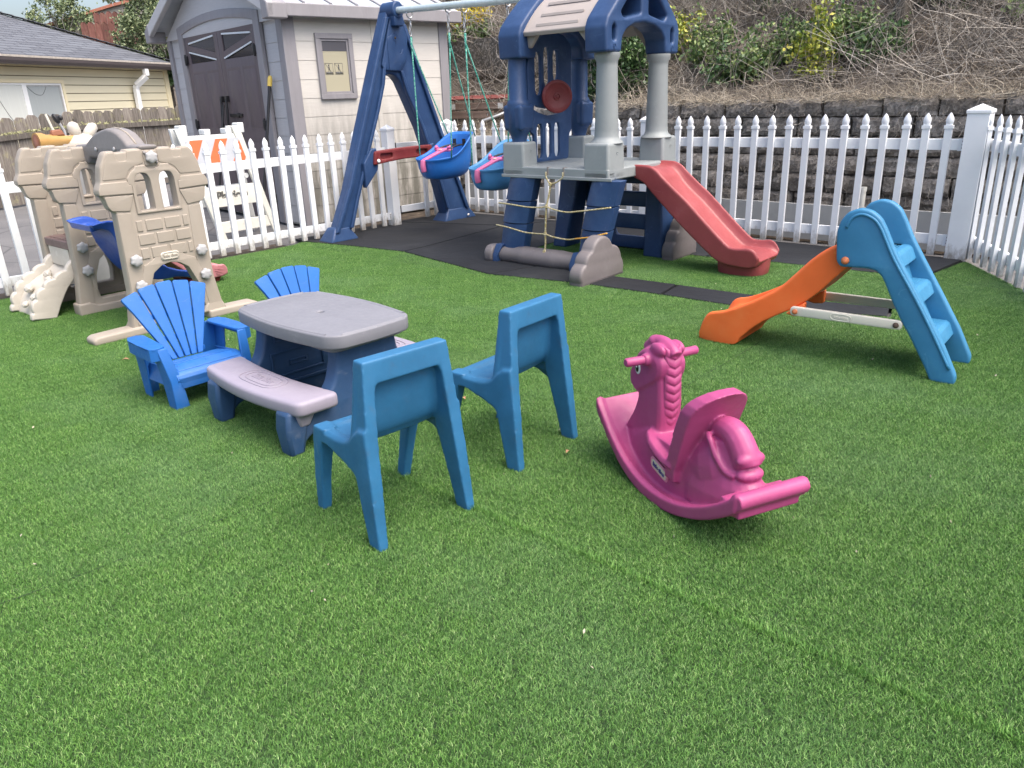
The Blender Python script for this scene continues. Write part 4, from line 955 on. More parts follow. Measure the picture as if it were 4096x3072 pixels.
# ---------- picnic table ----------
PT=thing('picnic_table','grey-topped kids picnic table with lilac benches and dark blue ends','table',(-.881,3.465,0),R(-43.4))
def bulge(L,W,bu,n=7,c=.05):
    """rounded rectangle with outward-bulging sides"""
    P=[]
    for i in range(n): x=-L+c+(2*L-2*c)*i/(n-1); P.append((x,-W-bu*math.sin(math.pi*i/(n-1))))
    for i in range(1,n): pass
    m=5
    for i in range(m): y=-W+c+(2*W-2*c)*i/(m-1); P.append((L+bu*.30*math.sin(math.pi*i/(m-1)),y))
    for i in range(n): x=L-c-(2*L-2*c)*i/(n-1); P.append((x,W+bu*math.sin(math.pi*i/(n-1))))
    for i in range(m): y=W-c-(2*W-2*c)*i/(m-1); P.append((-L-bu*.30*math.sin(math.pi*i/(m-1)),y))
    return P
top=panel('tabletop',bulge(.412,.226,.034),[[(.017*math.cos(q),.017*math.sin(q)) for q in [2*math.pi*k/12 for k in range(12)]]],.062,'table_grey',PT,'uv',.460,.009,.03,0)
rim=bulge(.405,.219,.033); inn=bulge(.387,.201,.031)
# raised lip around the edge, open at the corners
m=lambda p,q,t:(p[0]+(q[0]-p[0])*t,p[1]+(q[1]-p[1])*t)
for idx in (range(0,7),range(7,12),range(12,19),range(19,24)):
    idx=[i for i in idx if i<len(rim)]
    MB().loft([[(*rim[i],.4905),(*m(rim[i],inn[i],.2),.4955),(*m(rim[i],inn[i],.55),.4955),(*inn[i],.4905)] for i in idx]).obj('edge_lip','table_grey',top,ang=60)
MB().prism(rnd_poly([(-.37,-.20),(.37,-.20),(.37,.20),(-.37,.20)],.06),'uv',.405,.432).obj('apron','table_grey',top,bev=.01)
MB().lathe([(.022,.4325),(.022,.4335),(0,.4335)],16).obj('hole_shade','ink',top,ang=None)  # dark disc below the opening, paints the shade inside it
def bench(s,label):
    P=[]
    n=9;L=.43
    for i in range(n): # outer edge bows outward
        u=-L+.03+(2*L-.06)*i/(n-1); P.append((u,s*(.415+.040*math.sin(math.pi*i/(n-1)))))
    for i in range(n):
        u=L-.02-(2*L-.04)*i/(n-1); P.append((u,s*(.215+.035*math.sin(math.pi*i/(n-1)))))
    b=panel('bench_seat',P,[],.066,'lilac',PT,'uv',.221,.018,.035)
    tag(b,label)
    # embossed lozenge and lettering
    for k,(rx,ry) in enumerate(((.150,.066),(.118,.046))):
        q=[(rx*.97*np.sign(math.cos(a))*abs(math.cos(a))**.55,s*.335+ry*np.sign(math.sin(a))*abs(math.sin(a))**.7,.2535+.002) for a in [2*math.pi*j/40 for j in range(41)]]
        MB().tube(q,.0018,5,False).obj('embossed_oval','lilac',b,ang=None)
    text('embossed_letters','little tikes',.052,'lilac',b,(0,s*.335,.2545),(0,0,0 if s<0 else math.pi),.0022,0,.0012,.85)
    return b
bench(-1,'near lilac bench with little tikes moulded on it'); bench(1,'far lilac bench behind the table')
for s in (-1,1):
    a=s*.300
    out=[(-.44,0),(-.385,0),(-.385,.03),(-.33,.075),(-.20,.085),(-.15,.0),(-.085,.0),(-.05,.045),(.05,.045),(.085,0),(.15,0),(.20,.085),(.33,.075),(.385,.03),(.385,0),(.44,0),(.445,.10),(.430,.205),(.29,.205),(.235,.215),(.19,.27),(.165,.35),(.155,.44),(-.155,.44),(-.165,.35),(-.19,.27),(-.235,.215),(-.29,.205),(-.430,.205),(-.445,.10)]
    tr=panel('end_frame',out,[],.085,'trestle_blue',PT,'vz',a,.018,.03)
    # moulded relief on the inside face
    f=a-s*.043
    rl=MB()
    def fr(y0,y1,z0,z1,w=.012):
        for q in ((y0,y1,z0,z0+w),(y0,y1,z1-w,z1),(y0,y0+w,z0+w,z1-w),(y1-w,y1,z0+w,z1-w)): rl.box(min(f,f-s*.007),max(f,f-s*.007),*q)
    fr(-.12,.12,.315,.405); fr(-.15,.15,.14,.27); fr(-.05,.05,.185,.215,.010); rl.box(min(f,f-s*.012),max(f,f-s*.012),-.20,.20,.095,.112)
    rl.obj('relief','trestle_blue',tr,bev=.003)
    for q in (-1,1):
        MB().loft([[(a+.02,q*.34,.125),(a+.052,q*.34,.125),(a+.052,q*.39,.125),(a+.02,q*.39,.125)],[(a-.02,q*.31,.205),(a+.075,q*.31,.205),(a+.075,q*.41,.205),(a-.02,q*.41,.205)]]).obj('bench_bracket','lilac' ,PT,bev=.010) if s>0 else None
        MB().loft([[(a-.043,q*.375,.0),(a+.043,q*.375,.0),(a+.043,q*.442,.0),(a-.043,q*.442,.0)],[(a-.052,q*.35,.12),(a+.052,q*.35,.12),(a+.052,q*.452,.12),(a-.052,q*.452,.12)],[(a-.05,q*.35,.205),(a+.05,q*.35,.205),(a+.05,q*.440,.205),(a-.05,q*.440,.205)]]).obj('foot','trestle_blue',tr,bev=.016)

# ---------- adirondack chairs ----------
AD=thing('adirondack_chair','bright blue toddler adirondack chair at the left end of the picnic table','chair',(-1.76,3.896,0),R(226.4),'bright blue toddler adirondack chairs')
def slat(i,n=5):
    f=lambda q: q
    wt,wb=.212,.080
    c0=-1+2*(i)/n; c1=-1+2*(i+1)/n; g=.06
    xt0,xt1=wt*(c0+g*.22),wt*(c1-g*.22); xb0,xb1=wb*(c0+g*.7),wb*(c1-g*.7)
    mid=(c0+c1)/2; ht=.515-.045*mid*mid*1.2; 
    def pt(x,t,d): # t 0 bottom..1 top along the recline
        v=.085-.127*t; z=.165+(ht-.165)*t-(x-wt*mid)*mid*.42*max(0,t-.5)*2; return (x,v+d*.94,z+d*.34)
    rings=[]
    for t in (0,.25,.5,.75,.965,.99,1.0):
        sh=0 if t<.98 else (.003 if t<1 else .009); x0=xb0+(xt0-xb0)*t+sh; x1=xb1+(xt1-xb1)*t-sh
        rings.append([pt(x0,t,0),pt(x1,t,0),pt(x1,t,.020),pt(x0,t,.020)])
    return MB().loft(rings).obj('back_slat','adir_blue',AD,bev=.006,seg=3)
for i in range(5):
    sl_=slat(i); mid=(-1+2*(i+.5)/5)
    pg=MB()
    for t,dx in ((.58,.014),(.58,-.014),(.28,.0)):
        x=mid*(.080+(.212-.080)*t)+dx; ht=.515-.054*mid*mid; v=.085-.127*t+.0165; z=.165+(ht-.165)*t+.006; pg.lathe([(.0045,v-.002),(.0045,v+.001)],8,'y',(x,0,z))
    pg.obj('peg','adir_blue',sl_,ang=None)
mb=MB()
for t,w in ((.06,.10),(.30,.115),(.62,.155),(.90,.195)):
    v=.085-.127*t-.008; z=.165+.33*t; mb.box(-w,w,v,v+.013,z-.012,z+.012)
mb.obj('back_braces','adir_blue',AD,bev=.003)
# seat boards
st=MB(); ss_=[(.075,.158),(.14,.168),(.21,.183),(.265,.190),(.31,.184),(.340,.168),(.352,.145)]
seat=MB().loft([[(-.170,v,z),(.170,v,z),(.170,v-.004,z-.012),(-.170,v-.004,z-.012)] for v,z in catmull(ss_,3)]).obj('seat','adir_blue',AD,bev=.002)
for (a,b) in ((.105,.165),(.18,.245),(.26,.325)):
    zf=lambda v:float(np.interp(v,[q[0] for q in ss_],[q[1] for q in ss_]))
    o=MB().loft([[(-.150,a,zf(a)+.0),(.150,a,zf(a)),(.150,a,zf(a)+.006),(-.150,a,zf(a)+.006)],[(-.150,(a+b)/2,zf((a+b)/2)),(.150,(a+b)/2,zf((a+b)/2)),(.150,(a+b)/2,zf((a+b)/2)+.006),(-.150,(a+b)/2,zf((a+b)/2)+.006)],[(-.150,b,zf(b)),(.150,b,zf(b)),(.150,b,zf(b)+.006),(-.150,b,zf(b)+.006)]]).obj('seat_board','adir_blue',seat,bev=.002)
    pg=MB()
    for x in (-.135,0,.135): pg.lathe([(.005,-.0),(.005,.0075)],8,'z',(x,(a+b)/2,zf((a+b)/2)))
    pg.obj('peg','adir_blue',o,ang=None)
for s in (-1,1):
    # arm: flat board with turned-down rim, wide at the front
    P=[(s*.155,.02),(s*.185,-.005),(s*.225,.0),(s*.243,.05),(s*.247,.16),(s*.245,.285),(s*.215,.300),(s*.172,.285),(s*.165,.20),(s*.160,.10)]
    arm=panel('arm',P,[],.014,'adir_blue',AD,'uv',.292,.004,.02)
    rimm=MB(); q=[(s*.185,-.005),(s*.225,.0),(s*.243,.05),(s*.247,.16),(s*.245,.285),(s*.212,.300)]
    for a,b in zip(q[:-1],q[1:]):
        rimm.loft([[(a[0],a[1],.298),(a[0],a[1],.240),(a[0]-s*.010,a[1],.240),(a[0]-s*.010,a[1],.298)],[(b[0],b[1],.298),(b[0],b[1],.240),(b[0]-s*.010,b[1],.240),(b[0]-s*.010,b[1],.298)]])
    rimm.obj('arm_rim','adir_blue',arm,bev=.002)
    # front leg: L-shaped channel, flaring to the floor
    leg=MB()
    leg.loft([[(s*.196,.333,0),(s*.130,.335,0),(s*.130,.325,0),(s*.196,.323,0)],[(s*.200,.345,.14),(s*.150,.350,.14),(s*.150,.34,.14),(s*.200,.335,.14)],[(s*.215,.300,.292),(s*.172,.300,.292),(s*.172,.290,.292),(s*.215,.290,.292)]])
    leg.loft([[(s*.196,.333,0),(s*.186,.333,0),(s*.186,.262,0),(s*.196,.262,0)],[(s*.200,.345,.14),(s*.19,.345,.14),(s*.19,.245,.14),(s*.200,.245,.14)],[(s*.215,.300,.292),(s*.205,.300,.292),(s*.205,.225,.292),(s*.215,.225,.292)]])
    leg.loft([[(s*.130,.330,0),(s*.130,.300,0),(s*.140,.300,0),(s*.14,.330,0)],[(s*.150,.345,.15),(s*.15,.30,.15),(s*.16,.30,.15),(s*.16,.345,.15)]])
    leg.obj('front_leg','adir_blue',AD,bev=.004)
    MB().loft([[(s*.196,.262,.0+.11),(s*.188,.262,.11),(s*.188,.03,.10),(s*.196,.03,.10)],[(s*.172,.262,.19),(s*.164,.262,.19),(s*.160,.05,.17),(s*.168,.05,.17)]]).obj('side_panel','adir_blue',AD,bev=.002)
    leg=MB()
    leg.loft([[(s*.196,.0,0),(s*.186,.0,0),(s*.186,.075,0),(s*.196,.075,0)],[(s*.200,-.008,.15),(s*.19,-.008,.15),(s*.19,.09,.15),(s*.200,.09,.15)],[(s*.212,-.002,.292),(s*.202,-.002,.292),(s*.202,.10,.292),(s*.212,.10,.292)]])
    leg.loft([[(s*.196,.0,0),(s*.130,.0,0),(s*.130,.010,0),(s*.196,.010,0)],[(s*.200,-.008,.15),(s*.12,-.008,.15),(s*.12,.002,.15),(s*.200,.002,.15)],[(s*.212,-.002,.292),(s*.15,-.002,.292),(s*.15,.008,.292),(s*.212,.008,.292)]])
    leg.obj('rear_leg','adir_blue',AD,bev=.004)
MB().loft([[(-.165,.345,.165),(.165,.345,.165),(.165,.353,.150),(-.165,.353,.150)],[(-.150,.350,.10),(.150,.350,.10),(.150,.342,.10),(-.150,.342,.10)]]).obj('front_apron','adir_blue',AD,bev=.003)
AD.scale=(1.08,1.08,1.08); AD.location=(-1.775,3.905,0)
a2=copy_tree(AD); a2.location=(-1.26,4.38,0); a2.scale=(1.03,1.03,1.0); a2['label']='bright blue toddler adirondack chair half hidden behind the picnic table top'

# ---------- rocking horse ----------
RH=thing('rocking_horse','magenta pink plastic rocking horse','rocking horse',(.614,2.498,0),1.972)
arc=lambda u: .22*(u/.417)**2 if u>0 else .203*(u/.461)**2
mb=MB()
# rocker sheet: deep edges, shallow dish on top
rings=[]
us=np.linspace(-.455,.415,30)
for u in us:
    q_=max(0,min(1,(-.22-u)/.22)); w=.142-.010*max(0,(u-.2)/.2)+.002*q_; z=arc(u)-.012*q_; h=.046+.012*q_; rings.append([(u,-w,z),(u,w,z),(u,w,z+h),(u,w-.022,z+h+.006),(u,w-.040,z+h-.006),(u,-w+.040,z+h-.006),(u,-w+.022,z+h+.006),(u,-w,z+h)])
mb.loft(rings)
mb.tube([(-.450,-.136,arc(-.45)+.026),(-.450,.136,arc(-.45)+.026)],.0275,14)     # rear foot bar
mb.box(-.450,-.36,-.12,.12,arc(-.41)-.008,arc(-.45)+.005)
# body block
def sect(u0,zs,hw,p=.82):
    return hw
body=[]
for z,u0,u1,hw in ((.00,-.40,.34,.085),(.06,-.38,.32,.083),(.12,-.35,.30,.078),(.17,-.33,.25,.074),(.205,-.32,.20,.072)):
    zb=z; n=16; rg=[]
    for k in range(n):
        a=2*math.pi*k/n; c,s_=math.cos(a),math.sin(a); x=(u0+u1)/2+(u1-u0)/2*np.sign(c)*abs(c)**.75; y=hw*np.sign(s_)*abs(s_)**.55; rg.append((x,y,zb+.012+arc(x)*max(0,1-z/.2)))
    body.append(rg)
mb.loft(body)
# neck and head, side profile swept with rounded half widths
def slab(poly,hw,hw2=None,n=3):
    pts=np.array(poly); c=pts.mean(0); rings=[]
    for y,s in ((-hw,.80),(-hw*.85,.93),(-hw*.5,1.0),(hw*.5,1.0),(hw*.85,.93),(hw,.80)):
        rings.append([(c[0]+(p[0]-c[0])*s,y,c[1]+(p[1]-c[1])*s) for p in poly])
    mb.loft(rings)
neck=[(.34,.14),(.30,.19),(.262,.25),(.235,.32),(.240,.40),(.23,.47),(.18,.515),(.10,.515),(.085,.42),(.080,.32),(.085,.22),(.06,.14)]
slab(rnd_poly(neck,.03,3),.052)
head=[(.13,.530),(.185,.532),(.235,.500),(.262,.455),(.292,.405),(.292,.365),(.268,.335),(.235,.325),(.205,.345),(.15,.38),(.08,.43),(.070,.50)]
slab(rnd_poly(head,.03,3),.060)
mb.ell((.280,0,.365),(.045,.050,.042),14,10)
for s in (-1,1):
    mb.ell((.125,s*.040,.530),(.045,.018,.026),12,8)
    mb.tube([(.158,s*.03,.488),(.158,s*.078,.488),(.158,s*.082,.488)],[.024,.024,.019],14)
# forelock on top
mb.tube(catmull([(.070,0,.515),(.10,0,.535),(.15,0,.545),(.20,0,.535),(.245,0,.50)],4),.024,12); mb.ell((.19,0,.540),(.040,.030,.022),12,8)
# seat pad
mb.loft([[(u,-w*.8,z-.055),(u,w*.8,z-.055),(u,w+.008,z-.020),(u,w,z),(u,w*.5,z+.004),(u,-w*.5,z+.004),(u,-w,z),(u,-w-.008,z-.020)] for u,w,z in ((.135,.045,.232),(.120,.080,.226),(.08,.098,.212),(.03,.104,.195),(-.02,.106,.182),(-.07,.106,.182))])
# seat back: curved slab leaning rearward, arched top
n=15; rings=[]
for z,ub in ((.11,-.045),(.16,-.052),(.20,-.068),(.25,-.085),(.30,-.103),(.35,-.122),(.40,-.143),(.43,-.158),(.455,-.172),(.472,-.183),(.480,-.190)):
    hw=.116*math.sqrt(max(0.02,1-max(0,(z-.375)/.106)**2.6)) if z>.375 else .116-.010*(.375-z)/.2
    rg=[]
    for k in range(n): y=-hw+2*hw*k/(n-1); rg.append((ub+.10*(y/.112)**2*.22,y,z))
    for k in range(n): y=hw-2*hw*k/(n-1); rg.append((ub-.052+.10*(y/.112)**2*.15,y,z-.004))
    rings.append(rg)
mb.loft(rings)
# rump swelling up to the seat back, and the tail
mb.ell((-.20,0,.18),(.16,.080,.14),16,12,Matrix.Rotation(R(24),3,'Y'))
rg=[]
for z,u0,u1,hw in ((.05,-.40,-.05,.092),(.12,-.41,-.05,.088),(.18,-.405,-.06,.076),(.23,-.365,-.08,.060),(.28,-.335,-.10,.050),(.32,-.30,-.12,.042)):
    rg.append([((u0+u1)/2+(u1-u0)/2*np.sign(math.cos(q))*abs(math.cos(q))**.7,hw*np.sign(math.sin(q))*abs(math.sin(q))**.8,z+max(0,(.16-z))*0+(arc((u0+u1)/2+(u1-u0)/2*math.cos(q))*max(0,1-z/.2))) for q in [2*math.pi*k/20 for k in range(20)]])
mb.loft(rg)
mb.tube(catmull([(-.17,0,.325),(-.225,0,.352),(-.275,0,.345),(-.315,0,.305),(-.340,0,.260)],4),[.030,.034,.037,.040,.042,.043,.044,.044,.045,.045,.046,.046,.047,.047,.047,.046,.043],14)
mb.ell((-.348,0,.292),(.026,.056,.026),14,8); mb.ell((-.350,0,.240),(.034,.052,.024),14,8)
for s in (-1,1):
    mb.tube(catmull([(-.19,s*.046,.330),(-.215,s*.058,.322),(-.245,s*.057,.280),(-.290,s*.055,.242),(-.335,s*.046,.232)],4),.012,8)
hb=fused('body',mb,'pink',RH,.0040,10,.5)
# separate moulded details
mn=MB(); zs=np.linspace(.235,.530,10)
for i in range(9):
    z0,z1=zs[i],zs[i+1]; uu=lambda z: float(np.interp(z,[.22,.30,.38,.47,.52,.56],[.088,.076,.070,.072,.076,.088]))
    for s in (-1,1):
        r0=[];m=6
        for (t,bul) in ((0,.55),(.2,.95),(.55,1.0),(.85,.8),(1.0,.5)):
            z=z0+(z1-z0)*t; rg=[]
            for k in range(m+1):
                y=.036*k/m; zz=z+.018*(k/m)-.0; d=math.sqrt(max(0,1-(k/m)**2.2)); rg.append((uu(z)-.016*bul*d+.012,s*y,zz))
            for k in range(m,-1,-1):
                y=.036*k/m; rg.append((uu(z)+.02,s*y,z+.018*(k/m)))
            r0.append(rg)
        mn.loft(r0)
fused('mane',mn,'pink',hb,.0028,3,.4)
for s in (-1,1):
    hdl=MB().tube([(.158,s*.070,.488),(.158,s*.150,.490),(.158,s*.155,.490)],[.0165,.0165,.0125],16).obj('handle','pink',hb,ang=40,bev=.0)
    ey=MB().lathe([(.021,0),(.021,.003),(.018,.004)],20,'y',(0,0,0)); e=ey.obj('eye','eye_white',hb,loc=(.222,s*.0585,.435),ang=None)
    e.scale=(.82,s,1.15)
    MB().lathe([(.013,.003),(.013,.0052)],18,'y',(.002,0,-.001)).obj('pupil','eye_black',e,ang=None); MB().lathe([(.003,.0052),(.003,.0062)],10,'y',(.004,0,.004)).obj('eye_highlight','eye_white',e,ang=None)
# maker's sticker low on the side, under the seat
sg=thing('x','x','x'); bpy.data.objects.remove(sg)
for s in (1,):
    P=[(-.058,-.028),(.058,-.028),(.058,.028),(-.058,.028)]
    o=panel('sticker_rim',P,[],.006,'sticker_pink',hb,'uz',0,.002,.024); o.location=(.028,s*.083,.106); o.rotation_euler=(R(-8),R(-16),0)
    q=panel('sticker','x' and [(-.049,-.020),(.049,-.020),(.049,.020),(-.049,.020)],[],.004,'sticker_cream',o,'uz',.0025,.001,.017)
    text('lettering','little tikes',.026,'ink_blue',q,(0,.0052,.001),(R(90),0,math.pi),.0006,0,.0009,.80)

# ---------- small blue and orange slide ----------
SS=thing('toddler_slide','small orange slide with a blue ladder and cream side bars','slide',(1.237,4.48,0),-.693)
B_=.207
side=[(.743,.554),(.730,.70),(.742,.757),(.774,.802),(.829,.824),(.885,.815),(.930,.782),(.963,.727),(1.008,.638),(1.067,.543),(1.183,.361),(1.292,.186),(1.365,.045),(1.362,.0),(1.255,.0),(1.226,.059),(1.139,.205),(1.089,.280),(1.036,.37),(.972,.495),(.938,.524),(.89,.530),(.765,.525)]
for s in (-1,1):
    p=panel('side_wall',side,[],.050,'small_blue',SS,'uz',s*(B_-.022),.014,.02)
    q=catmull([(.775,.725),(.80,.775),(.845,.795),(.90,.775),(.935,.735),(.965,.68),(1.02,.58),(1.14,.40),(1.25,.22),(1.33,.08)],4)
    MB().tube([(u,s*(B_+.002),z) for u,z in q],.008,8).obj('edge_roll','small_blue',p,ang=None)
    bo=MB().lathe([(.0,.0),(.017,0.0),(.020,.006),(.017,.014),(.0,.016)],16,'y',(0,0,0)).obj('bolt','bolt_orange',p,loc=(.790,s*(B_+.002),.562),ang=None); bo.scale=(1,s,1)
bk=B_-.03
steps=[(.60,.985,.90),(.430,1.095,1.02),(.225,1.215,1.14)]
for z,uf,ub in steps:
    stp=MB().loft([[(uf+.028,-bk,z-.075),(uf+.028,bk,z-.075),(uf,bk,z),(uf,-bk,z)],[(uf+.02,-bk,z-.075),(uf+.02,bk,z-.075),(ub,bk,z),(ub,-bk,z)]]) if False else MB().prism([(ub,z-.03),(ub,z),(uf+.012,z),(uf+.030,z-.012),(uf+.055,z-.072),(uf+.025,z-.075),(uf-.01,z-.03)],'uz',-bk,bk)
    o=stp.obj('step','small_blue',SS,bev=.006)
    gr=MB()
    for k in range(6): gr.box(uf-.085+.014*k,uf-.078+.014*k,-.11,.11,z,z+.003)
    gr.obj('tread_ribs','small_blue',o,bev=.001,seg=1)
# closed risers behind the treads
MB().prism([(.955,.60),(.965,.60),(1.035,.43),(1.025,.43)],'uz',-bk,bk).prism([(1.045,.42),(1.055,.42),(1.155,.225),(1.145,.225)],'uz',-bk,bk).prism([(1.165,.21),(1.175,.21),(1.235,.09),(1.225,.09)],'uz',-bk,bk).obj('riser','small_blue',SS)
MB().box(.775,.965,-bk,bk,.555,.60).obj('platform','small_blue',SS,bev=.01)
# orange chute
rim_=[(.800,.655),(.731,.632),(.669,.595),(.601,.535),(.531,.457),(.458,.380),(.381,.325),(.285,.268),(.158,.208),(.067,.182),(.028,.130),(.004,.060)]
bot_=[(.860,.520),(.794,.515),(.729,.450),(.662,.372),(.592,.306),(.541,.264),(.472,.227),(.353,.150),(.262,.060),(.225,.012),(.110,.0),(.0,.012)]
st_=catmull([(a[0],a[1],b[0],b[1],w_,dp) for a,b,w_,dp in zip(rim_,bot_,[.175]*5+[.178,.185,.195,.200,.200,.198,.190],[.06,.065,.07,.075,.075,.075,.07,.065,.06,.055,.03,.006])],4)
rings=[]
for u,z,ub,zb,w_,dp in st_:
    du,dz=ub-u,zb-z; L=math.hypot(du,dz); du,dz=du/L,dz/L
    ring=[(u+du*.012,-w_,z+dz*.012),(u,-w_+.010,z),(u,-w_+.022,z),(u+du*dp*.7,-w_+.036,z+dz*dp*.7),(u+du*dp,-w_+.065,z+dz*dp),(u+du*dp,w_-.065,z+dz*dp),(u+du*dp*.7,w_-.036,z+dz*dp*.7),(u,w_-.022,z),(u,w_-.010,z),(u+du*.012,w_,z+dz*.012),(ub,w_-.012,zb),(ub,-w_+.012,zb)]
    rings.append(ring)
chute=fused('chute',MB().loft(rings),'orange',SS,.0055,4,.5)
for s in (-1,1):
    MB().loft([[(.50,s*.14,.235),(.60,s*.14,.31),(.60,s*.14,.232),(.545,s*.14,.225)],[(.50,s*.182,.235),(.60,s*.182,.31),(.60,s*.182,.232),(.545,s*.182,.225)]]).obj('lug','orange',chute,bev=.008)
    br=panel('side_bar',[(.535,.237),(1.095,.240),(1.095,.288),(.535,.288)],[],.022,'bar_cream',SS,'uz',s*(B_-.008),.006,.024)
    b1=MB().lathe([(.0,.0),(.014,0.0),(.015,.007),(.010,.011),(.0,.012)],14,'y').obj('bolt','bolt_orange',br,loc=(.563,s*(B_+.003),.262),ang=None); b1.scale=(1,s,1)
    b2=MB().lathe([(.0,.0),(.015,0.0),(.013,.007),(.0,.008)],14,'y').obj('bolt','rust',br,loc=(1.066,s*(B_+.003),.263),ang=None); b2.scale=(1,s,1)
    if s<0:
        ov=[(x,z) for x,z in [(.80+.052*np.sign(math.cos(a))*abs(math.cos(a))**.6,.263+.017*np.sign(math.sin(a))*abs(math.sin(a))**.8) for a in [2*math.pi*j/30 for j in range(31)]]]
        MB().tube([(x,s*(B_+.0035),z) for x,z in ov],.0022,5,False).obj('embossed_oval','bar_cream',br,ang=None)
        text('embossed_letters','little tikes',.020,'bar_cream',br,(.80,-(B_+.004),.262),(R(90),0,0),.0015,0,.0004)

# ---------- tower with red slide ----------
TA=R(-41); A=.551; B=.543
TW=thing('play_tower','navy and grey toddler climbing tower with a red slide and rope net','play tower',(.757,6.943,0),TA)
zf=.835
# platform
dk=MB(); nb=4
for i in range(nb):
    y0=-B+.07+(2*B-.14)*i/nb; dk.box(-A+.05,A-.02,y0+.002,y0+(2*B-.14)/nb-.004,zf-.05,zf)
dk.obj('deck','tower_grey',TW,bev=.006)
plf=MB().box(-A+.02,A,-B,-B+.10,.742,zf-.0015).box(-A+.02,A,B-.10,B,.742,zf-.0015).box(A-.10,A+.0,-B+.102,B-.102,.745,zf-.004).box(-A+.02,-A+.10,-B+.102,B-.102,.745,zf-.004)
plf.obj('platform_edge','tower_grey',TW,bev=.010)
MB().box(-A+.0,A+.035,-B-.012,-B+.0,.742,.768).obj('lower_lip','tower_grey',TW,bev=.004)
gm=MB()
for x in (-.05,.115): gm.box(x-.008,x+.008,-B-.004,-B+.04,.745,zf+.003)
gm.obj('rope_slot','castle_grey',TW,bev=.002)
for (sx,sy) in ((-1,-1),(1,-1),(-1,1),(1,1)):
    x0,x1=sorted((sx*A,sx*(A-.245))); y0,y1=sorted((sy*B,sy*(B-.20 if sx<0 else B-.245)))
    cb=MB().loft([[(x0,y0,.745),(x1,y0,.745),(x1,y1,.745),(x0,y1,.745)],[(x0-.003*sx if sx<0 else x0,y0,.80),(x1,y0,.80),(x1,y1,.80),(x0,y1,.80)],[(x0+.006,y0+.006,1.03),(x1-.006,y0+.006,1.03),(x1-.006,y1-.006,1.03),(x0+.006,y1-.006,1.03)]]).obj('corner_block','tower_grey',TW,bev=.022,seg=4)
    MB().lathe([(.013,0),(.013,.004),(.008,.004),(.008,.001),(.0,.001)],16,'x',(x1-.005,(y0+y1)/2+.01,.95)).obj('screw_recess','tower_grey',cb,ang=40)
    cx,cy=(x0+x1)/2,(y0+y1)/2
    if sx>0:
        cy=sy*(B-.155)
        MB().lathe([(.135,1.022),(.128,1.035),(.105,1.05),(.096,1.075),(.094,1.12),(.081,1.59),(.083,1.625),(.100,1.655),(.100,1.685)],22,'z',(cx,cy,0)).obj('column','tower_grey',TW,ang=60)
    else:
        MB().lathe([(.070,1.0),(.062,1.04),(.080,1.10),(.098,1.12),(.100,1.33),(.092,1.355),(.078,1.37),(.076,1.72)],20,'z',(cx,cy,0)).obj('column','navy',TW,ang=60)
        sl_=MB(); sl_.loft([[(cx-.10,cy-.09,1.12),(cx+.10,cy-.09,1.12),(cx+.10,cy+.09,1.12),(cx-.10,cy+.09,1.12)],[(cx-.105,cy-.095,1.33),(cx+.105,cy-.095,1.33),(cx+.105,cy+.095,1.33),(cx-.105,cy+.095,1.33)]]); sl_.obj('column_sleeve','navy',TW,bev=.03,seg=4)
# arched end frames of the roof
def arch_frame(u0,th,mat,slots=True):
    out=[(-.545,1.685),(-.553,1.86),(-.52,1.93),(-.40,2.04),(-.28,2.135),(-.15,2.20),(0,2.22),(.15,2.20),(.28,2.135),(.40,2.04),(.52,1.93),(.553,1.86),(.545,1.685),(.335,1.685),(.32,1.79),(.26,1.85),(.15,1.89),(0,1.905),(-.15,1.89),(-.26,1.85),(-.32,1.79),(-.335,1.685)]
    holes=[]
    if slots:
        for s in (-1,1):
            holes.append([(s*.435+d[0],d[1]) for d in ((-.026,1.765),(.026,1.765),(.026,1.86),(0,1.885),(-.026,1.86))])
            holes.append([(s*.055,1.965),(s*.30,1.925),(s*.345,1.965),(s*.20,2.10),(s*.055,2.14)])
    return panel('arch_frame',out,holes,th,mat,TW,'vz',u0,.020,.02,.022)
arR=arch_frame(A-.125,.20,'navy'); 
arL=arch_frame(-A+.125,.235,'navy',False)
for s in (-1,1):
    for u in (A-.024,):
        MB().lathe([(.020,0),(.020,.003),(.014,.003),(.014,-.002),(.007,-.002),(.007,.003),(0,.003)],16,'x',(u,s*.435,1.725)).obj('screw_recess','navy',arR,ang=40)
pg=MB()
for v,z in ((-.47,1.985),(-.33,2.10)): pg.lathe([(.016,0),(.016,.014),(.009,.014),(.009,.004)],12,'x',(-A+.2,v,z))
